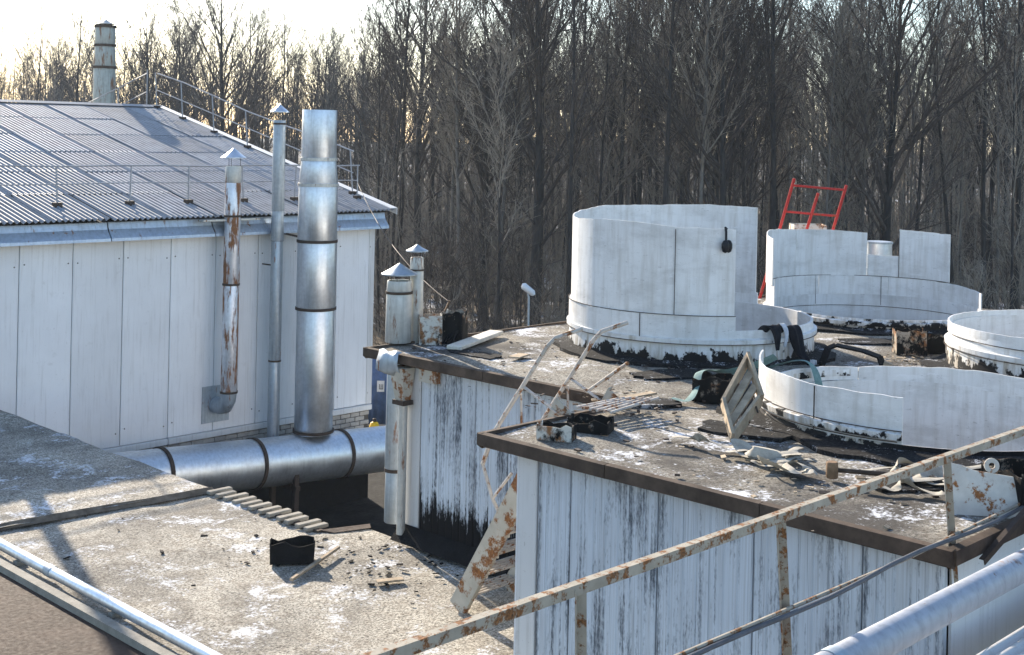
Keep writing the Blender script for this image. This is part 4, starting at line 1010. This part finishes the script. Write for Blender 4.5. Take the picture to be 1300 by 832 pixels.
debris('small black tar crumbs and chips scattered over the low roof', [(-1.5, 13.7, .35), (-1.2, 13.3, .3), (-.9, 14.3, .35), (-2, 14, .5), (-3.5, 14.5, 1)], 170, M['tar'], 3, ZC+.012, 'tar_crumbs')
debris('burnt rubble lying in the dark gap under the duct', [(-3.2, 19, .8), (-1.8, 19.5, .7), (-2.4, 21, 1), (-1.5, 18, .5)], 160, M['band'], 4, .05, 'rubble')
debris('chips and scraps scattered over the shroud roof', [(4.6, 15.2, .6), (1.2, 13.3, .8), (1.6, 11, .6), (.8, 11.9, .4), (.2, 14.8, .6), (3.2, 9.3, .4)], 260, M['band'], 5, ZR+.012, 'roof_scraps')
debris('pale straw and wood chips round the rusty burnt box', [(4.75, 15.1, .25), (4.95, 14.9, .3), (1.1, 12.3, .4), (2.2, 9.6, .5)], 160, M['wood'], 6, ZR+.012, 'wood_chips')

# cable from the hall corner to the burnt box
a = Lp(-.05, .5, 6.9); b = Vector((-.73, 15.65, ZR+.50)); pts = []
for i in range(19):
    f = i/18; p = a.lerp(b, f); p.z -= .55*4*f*(1-f)*.5; pts.append(p-a)
t = thing('overhead_cable', 'thin cable strung from the hall roof corner to the burnt box', 'cable', a)
MB().tube(pts, .007, 6).build('cable_run', M['band'], t, 60)

# ------------------------------------------------------------------ behind the hall: blue gate, sign, hydrant, lamp
t = thing('metal_gate', 'blue corrugated metal gate standing behind the corner of the hall', 'gate', (-4.2, 35.5, 0))
b = MB(); vs = []; n = 60
for i in range(n+1):
    x = i*.05; y = .018*math.cos(i*math.pi/2)
    for z in (.05, 2.15): vs.append((x, y, z))
o = b.add(vs, [(i*2, i*2+2, i*2+3, i*2+1) for i in range(n)]).build('gate_sheet', M['blue'], t, 80)
s = o.modifiers.new('s', 'SOLIDIFY'); s.thickness = .006
for x in (0, 3): MB().span((x-.06, .02, 0), (x+.06, .12, 2.3)).build('gate_post', M['galv_dull'], t)
MB().span((.66, -.04, .95), (.86, -.03, 1.25)).build('notice', M['paper'], t)
MB().span((.72, -.05, 1.02), (.735, -.042, 1.16)).span((.765, -.05, 1.02), (.78, -.042, 1.16)).span((.81, -.05, 1.02), (.825, -.042, 1.16)).span((.735, -.05, 1.02), (.81, -.042, 1.035)).build('notice_letter', M['rubber'], t)
t = thing('gas_marker', 'small yellow round topped marker post before the blue gate', 'marker post', (-3.4, 33.6, 0))
MB().lathe([(.0001, 0), (.13, 0), (.14, .12), (.14, .40), (.10, .52), (.0001, .56)], 18).build('marker_body', M['yellow'], t, 50)
MB().lathe([(.0001, .56), (.05, .55), (.05, .62), (.0001, .64)], 12).build('marker_cap', M['band'], t, 40)
t = thing('street_lamp', 'white tube headed lamp on a slim pole before the trees', 'street lamp', (.62, 40, 0))
MB().tube([(0, 0, 0), (0, 0, 3.05), (-.04, 0, 3.2)], [.05, .035, .03], 10).build('pole', M['galv_dull'], t, 50)
MB().tube([(-.22, 0, 3.42), (-.17, 0, 3.40), (.12, 0, 3.18), (.16, 0, 3.12)], [.06, .11, .10, .05], 14).build('lamp_head', M['glass_lamp'], t, 50)

# ------------------------------------------------------------------ bare trees
def rot_about(v, axis, a): return Matrix.Rotation(a, 3, axis) @ v
def grow(seed, h, r0, first, nprim, plen, up, nsec, ntw, fork=False, lean=0.0, twr=.009, lite=False):
    """returns (trunk, crown) builders: tapered trunk, limbs, boughs and twigs"""
    q = random.Random(seed); tr = MB(); cr = MB()
    n = 12; P = []; x = y = 0; dx = q.uniform(-.02, .02)+lean; dy = q.uniform(-.02, .02)
    for i in range(n+1):
        f = i/n; P.append(Vector((x, y, h*f-.15 if i == 0 else h*f))); dx += q.uniform(-.03, .03); dy += q.uniform(-.03, .03); dx *= .93; dy *= .93
        x += dx*h/n; y += dy*h/n
    rs = [r0*(1.35 if i == 0 else 1)*(1-i/n)**.85+.012 for i in range(n+1)]
    tr.tube(P[::3] if lite else P, rs[::3] if lite else rs, 4 if lite else 8, False)
    def at(f):
        g = f*n; i = min(int(g), n-1); return P[i].lerp(P[i+1], g-i), rs[i]+(rs[i+1]-rs[i])*(g-i)
    def limb(p, d, L, r, k, wob, sides, lift):
        pts = [p]; rr = [r]; d = d.normalized(); full = k
        for i in range(k):
            d = (d+Vector((q.uniform(-wob, wob), q.uniform(-wob, wob), q.uniform(-wob, wob)+lift))).normalized()
            p = p+d*L/k; pts.append(p); rr.append(max(.006, r*(1-(i+1)/k*.85)))
        cr.tube(pts if not lite else [pts[0], pts[k//2], pts[-1]], rr if not lite else [rr[0], rr[k//2], rr[-1]], 3 if lite else sides, False); return pts, rr
    for j in range(nprim):
        f = first+(1-first)*((j+q.random())/nprim)**.9
        f = min(f, .985); p, r = at(f); az = q.uniform(0, 6.283); el = up+q.uniform(-.22, .22)+.25*f
        d = Vector((math.cos(az)*math.cos(el), math.sin(az)*math.cos(el), math.sin(el)))
        g0 = (f-first)/(1-first); L = plen*h*(.28+.95*math.sin(math.pi*min(1, .16+g0*.84))**.8)*q.uniform(.6, 1.25)
        if f < first+.12 and q.random() < .5: L *= .5
        pts, rr = limb(p, d, L, min(r*.6, .010+L*.012), 5, .14, 5, .05)
        m = max(3, int(nsec*(.4+L/(plen*h))))
        for s in range(m):
            g = (.18+.82*(s+q.random())/m)*5; i = min(int(g), 4); sp = pts[i].lerp(pts[i+1], g-i); dd = (pts[i+1]-pts[i]).normalized()
            ax = Vector((q.gauss(0, 1), q.gauss(0, 1), q.gauss(0, 1))).normalized()
            d2 = rot_about(dd, ax, q.uniform(.4, .95)); d2.z += .12; L2 = L*q.uniform(.22, .48)*(1.15-.5*g/5)
            p2, r2 = limb(sp, d2, L2, max(.010, rr[i]*.5), 3, .2, 3, .04)
            for w in range(ntw):
                g2 = (.15+.85*q.random())*3; i2 = min(int(g2), 2); tp = p2[i2].lerp(p2[i2+1], g2-i2); td = (p2[i2+1]-p2[i2]).normalized()
                ax = Vector((q.gauss(0, 1), q.gauss(0, 1), q.gauss(0, 1))).normalized()
                d3 = rot_about(td, ax, q.uniform(.3, .9)); L3 = q.uniform(.25, .85)*min(1.0, .4+L2*.5)
                e1 = tp+d3.normalized()*L3*.55; e2 = e1+(d3.normalized()+Vector((q.uniform(-.4, .4), q.uniform(-.4, .4), q.uniform(-.2, .4)))).normalized()*L3*.45
                if lite: cr.tube([tp, e2], [twr, twr*.5], 3, False)
                else: cr.tube([tp, e1, e2], [twr, twr*.8, twr*.45], 3, False)
    return tr, cr
def proto_tree(seed, tm, cm, *a, **k):
    tr, cr = grow(seed, *a, **k)
    return tr.mesh('trunk', 60), cr.mesh('crown', 80), tm, cm
KIND = {
 'tall': [proto_tree(11, 'bark', 'twig', 19, .105, .34, 26, .17, .92, 8, 4), proto_tree(12, 'bark', 'twig_pale', 18, .09, .40, 23, .17, .98, 8, 4),
          proto_tree(13, 'bark', 'twig', 20, .12, .28, 28, .17, .86, 8, 4, lean=.03), proto_tree(14, 'bark_pale', 'twig_pale', 17, .085, .38, 23, .17, .98, 8, 4, lean=-.02)],
 'broad': [proto_tree(21, 'bark', 'twig', 16, .20, .14, 42, .32, .82, 10, 5), proto_tree(22, 'bark', 'twig', 17, .20, .18, 40, .31, .85, 10, 5)],
 'slim': [proto_tree(31, 'bark', 'twig_pale', 14, .06, .30, 18, .17, .98, 7, 5), proto_tree(32, 'bark_pale', 'twig_pale', 13, .055, .24, 20, .18, .9, 7, 5, lean=.05), proto_tree(33, 'bark', 'twig', 15, .065, .22, 21, .18, .95, 7, 5, lean=-.05)],
 'lean': [proto_tree(41, 'bark', 'twig', 17, .11, .36, 24, .18, .8, 8, 4, lean=-.18), proto_tree(42, 'bark', 'twig_pale', 16, .10, .38, 24, .18, .8, 8, 4, lean=.16)],
 'bush': [proto_tree(51, 'twig_pale', 'twig_pale', 3.6, .03, .03, 18, .55, .9, 5, 4, twr=.008), proto_tree(52, 'twig', 'twig', 4.2, .03, .04, 20, .55, 1.0, 5, 4, twr=.008)],
}
LAB = {'tall': ('tall_tree', ['tall straight bare tree with brown twigs', 'tall straight bare tree with pale twigs', 'tallest kind of bare tree with thick dark trunk', 'tall straight bare tree with pale bark'], 'tree'),
       'broad': ('broad_tree', ['broad bare tree with low spreading boughs']*2, 'tree'),
       'slim': ('slim_tree', ['slim young bare tree with pale twigs', 'slim young bare tree with pale bark', 'slim young bare tree with dark bark'], 'tree'),
       'lean': ('leaning_tree', ['bare tree with leaning dark trunk', 'bare tree with leaning trunk and pale twigs'], 'tree'),
       'bush': ('bare_shrub', ['pale twiggy leafless shrub', 'brown twiggy leafless shrub'], 'shrub')}
def zone(px):
    return ('beyond the hall roof' if px < 478 else 'between the hall and the tall shroud' if px < 728 else 'behind the tall shroud' if px < 968 else 'behind the red ladder and far shroud' if px < 1215 else 'behind the low shroud ring')
def plant(kind, px, D, sc=None, var=None, label=None, rz=None, zs=1.0):
    q = rnd; vi = var if var is not None else q.randrange(len(KIND[kind])); tm, cm, a, b = KIND[kind][vi]
    nm, labs, cat = LAB[kind]; lab = labs[vi]+' '+zone(px)
    x = (px-650)/1650*D; y = D
    t = thing(nm, label or lab, cat, (x, y, 0), rz if rz is not None else q.uniform(0, 6.283), None if label else lab.replace('tree', 'trees').replace('shrub', 'shrubs', 1))
    s = sc if sc else q.uniform(.85, 1.15); t.scale = (s, s, s*zs*q.uniform(.95, 1.05)); t.rotation_euler.x = q.uniform(-.03, .03); t.rotation_euler.y = q.uniform(-.03, .03)
    link('trunk', tm, M[a], t); link('crown', cm, M[b], t)
    return t
# wood on the right: rows from about 46 m back
taken = []
def free(x, y, d):
    for a, b in taken:
        if (a-x)**2+(b-y)**2 < d*d: return False
    taken.append((x, y)); return True
for row, (d0, d1, n) in enumerate(((44, 52, 30), (52, 62, 46), (62, 76, 50), (76, 95, 44))):
    k = 0; tries = 0
    while k < n and tries < 3000:
        tries += 1
        px = rnd.uniform(470+row*6, 1370); D = rnd.uniform(d0, d1)
        if px < 620 and D < 50: continue
        if not free((px-650)/1650*D, D, .9+.15*row): continue
        r = rnd.random(); kind = 'tall' if r < .46 else 'slim' if r < .80 else 'broad' if r < .90 else 'lean'
        zs = 1.0 if px > 560 or D > 70 else .92
        if 560 < px < 640: zs = .86
        plant(kind, px, D, rnd.uniform(.78, 1.06), zs=zs); k += 1
# lower, farther wood on the left
k = 0
while k < 62:
    px = rnd.uniform(-40, 500); D = rnd.uniform(96, 125)
    if not free((px-650)/1650*D, D, 1.3): continue
    r = rnd.random(); plant('tall' if r < .45 else 'broad' if r < .65 else 'slim', px, D, rnd.uniform(.80, 1.0)*(.93 if px > 320 else 1)); k += 1
plant('broad', 283, 74, .98, 0, 'wide crowned bare tree standing alone above the roof of the hall')
plant('broad', 190, 88, .90, 1); plant('tall', 40, 90, .85, 0); plant('tall', 95, 92, .86, 2); plant('slim', 180, 90, 1.02, 0); plant('slim', 0, 90, 1.0, 2)
for i in range(44):
    px = rnd.uniform(480, 1330); plant('bush', px, rnd.uniform(41, 60), rnd.uniform(.5, 1.1))
for i in range(14): plant('bush', rnd.uniform(470, 720), rnd.uniform(38, 50), rnd.uniform(.4, .7))
# distant wood, one mass
def far_wood():
    q = random.Random(77); b = MB(); trunks = MB()
    protos = []
    for s in range(6):
        tr, cr = grow(100+s, 16.5, .13, .10, 20, .17, .85, 5, 3, twr=.013, lite=True); protos.append((tr, cr))
    for i in range(540):
        px = q.uniform(460, 1480) if i % 5 < 3 else q.uniform(-200, 520); D = q.uniform(126, 190) if px < 480 else q.uniform(90, 150)
        tr, cr = q.choice(protos); x = (px-650)/1650*D; a = q.uniform(0, 6.28); s = q.uniform(.75, 1.05); ca, sa = math.cos(a)*s, math.sin(a)*s
        for src in (tr, cr):
            b.add([(x+v[0]*ca-v[1]*sa, D+v[0]*sa+v[1]*ca, v[2]*s-.3) for v in src.v], src.f)
    o = link('distant_wood', b.mesh('distant_wood'), M['twig']); tag(o, 'hazy mass of bare trees far back in the wood', 'wood', kind='stuff')
far_wood()
def thicket():
    q = random.Random(91); b = MB()
    for i in range(1900):
        px = q.uniform(455, 1420); D = q.uniform(50, 100); x = (px-650)/1650*D; h = q.uniform(2.0, 8.5); r = .012+h*.0035
        dx, dy = q.gauss(0, .10), q.gauss(0, .10); p = [Vector((x, D, -.1)), Vector((x+dx*h*.5, D+dy*h*.5, h*.5)), Vector((x+dx*h*1.3+q.gauss(0, .15), D+dy*h*1.3, h))]
        b.tube(p, [r, r*.7, .006], 3, False)
        for k in range(9):
            f = q.uniform(.2, 1); s0 = p[0].lerp(p[1], f*2) if f < .5 else p[1].lerp(p[2], f*2-1); a = q.uniform(0, 6.283); el = q.uniform(.3, 1.1); L = q.uniform(.4, 1.5)*(1.15-f)*1.4
            e = s0+Vector((math.cos(a)*math.cos(el), math.sin(a)*math.cos(el), math.sin(el)))*L
            b.tube([s0, e], [.010, .005], 3, False)
            for m in range(2):
                g = s0.lerp(e, q.uniform(.3, .9)); b.tube([g, g+(e-s0).normalized()*L*.4+Vector((q.gauss(0, .12), q.gauss(0, .12), q.gauss(0, .1)))], [.008, .004], 3, False)
    o = link('undergrowth', b.mesh('undergrowth'), M['twig_pale']); tag(o, 'dense leafless saplings and brush between the tree trunks', 'undergrowth', kind='stuff')
thicket()

# ------------------------------------------------------------------ thin cold haze over the whole place
def haze():
    o = MB().span((-900, -900, -6), (900, 950, 34)).build('haze', None); tag(o, 'thin pale haze hanging over the wood and roofs', 'haze', kind='stuff')
    m = bpy.data.materials.new('haze air'); m.use_nodes = True; nt = m.node_tree; nt.nodes.remove(nt.nodes['Principled BSDF'])
    v = nt.nodes.new('ShaderNodeVolumePrincipled'); v.inputs['Color'].default_value = (.72, .85, 1, 1); v.inputs['Density'].default_value = .0004; v.inputs['Anisotropy'].default_value = .2
    nt.links.new(v.outputs[0], nt.nodes['Material Output'].inputs['Volume']); o.data.materials.append(m)
haze()
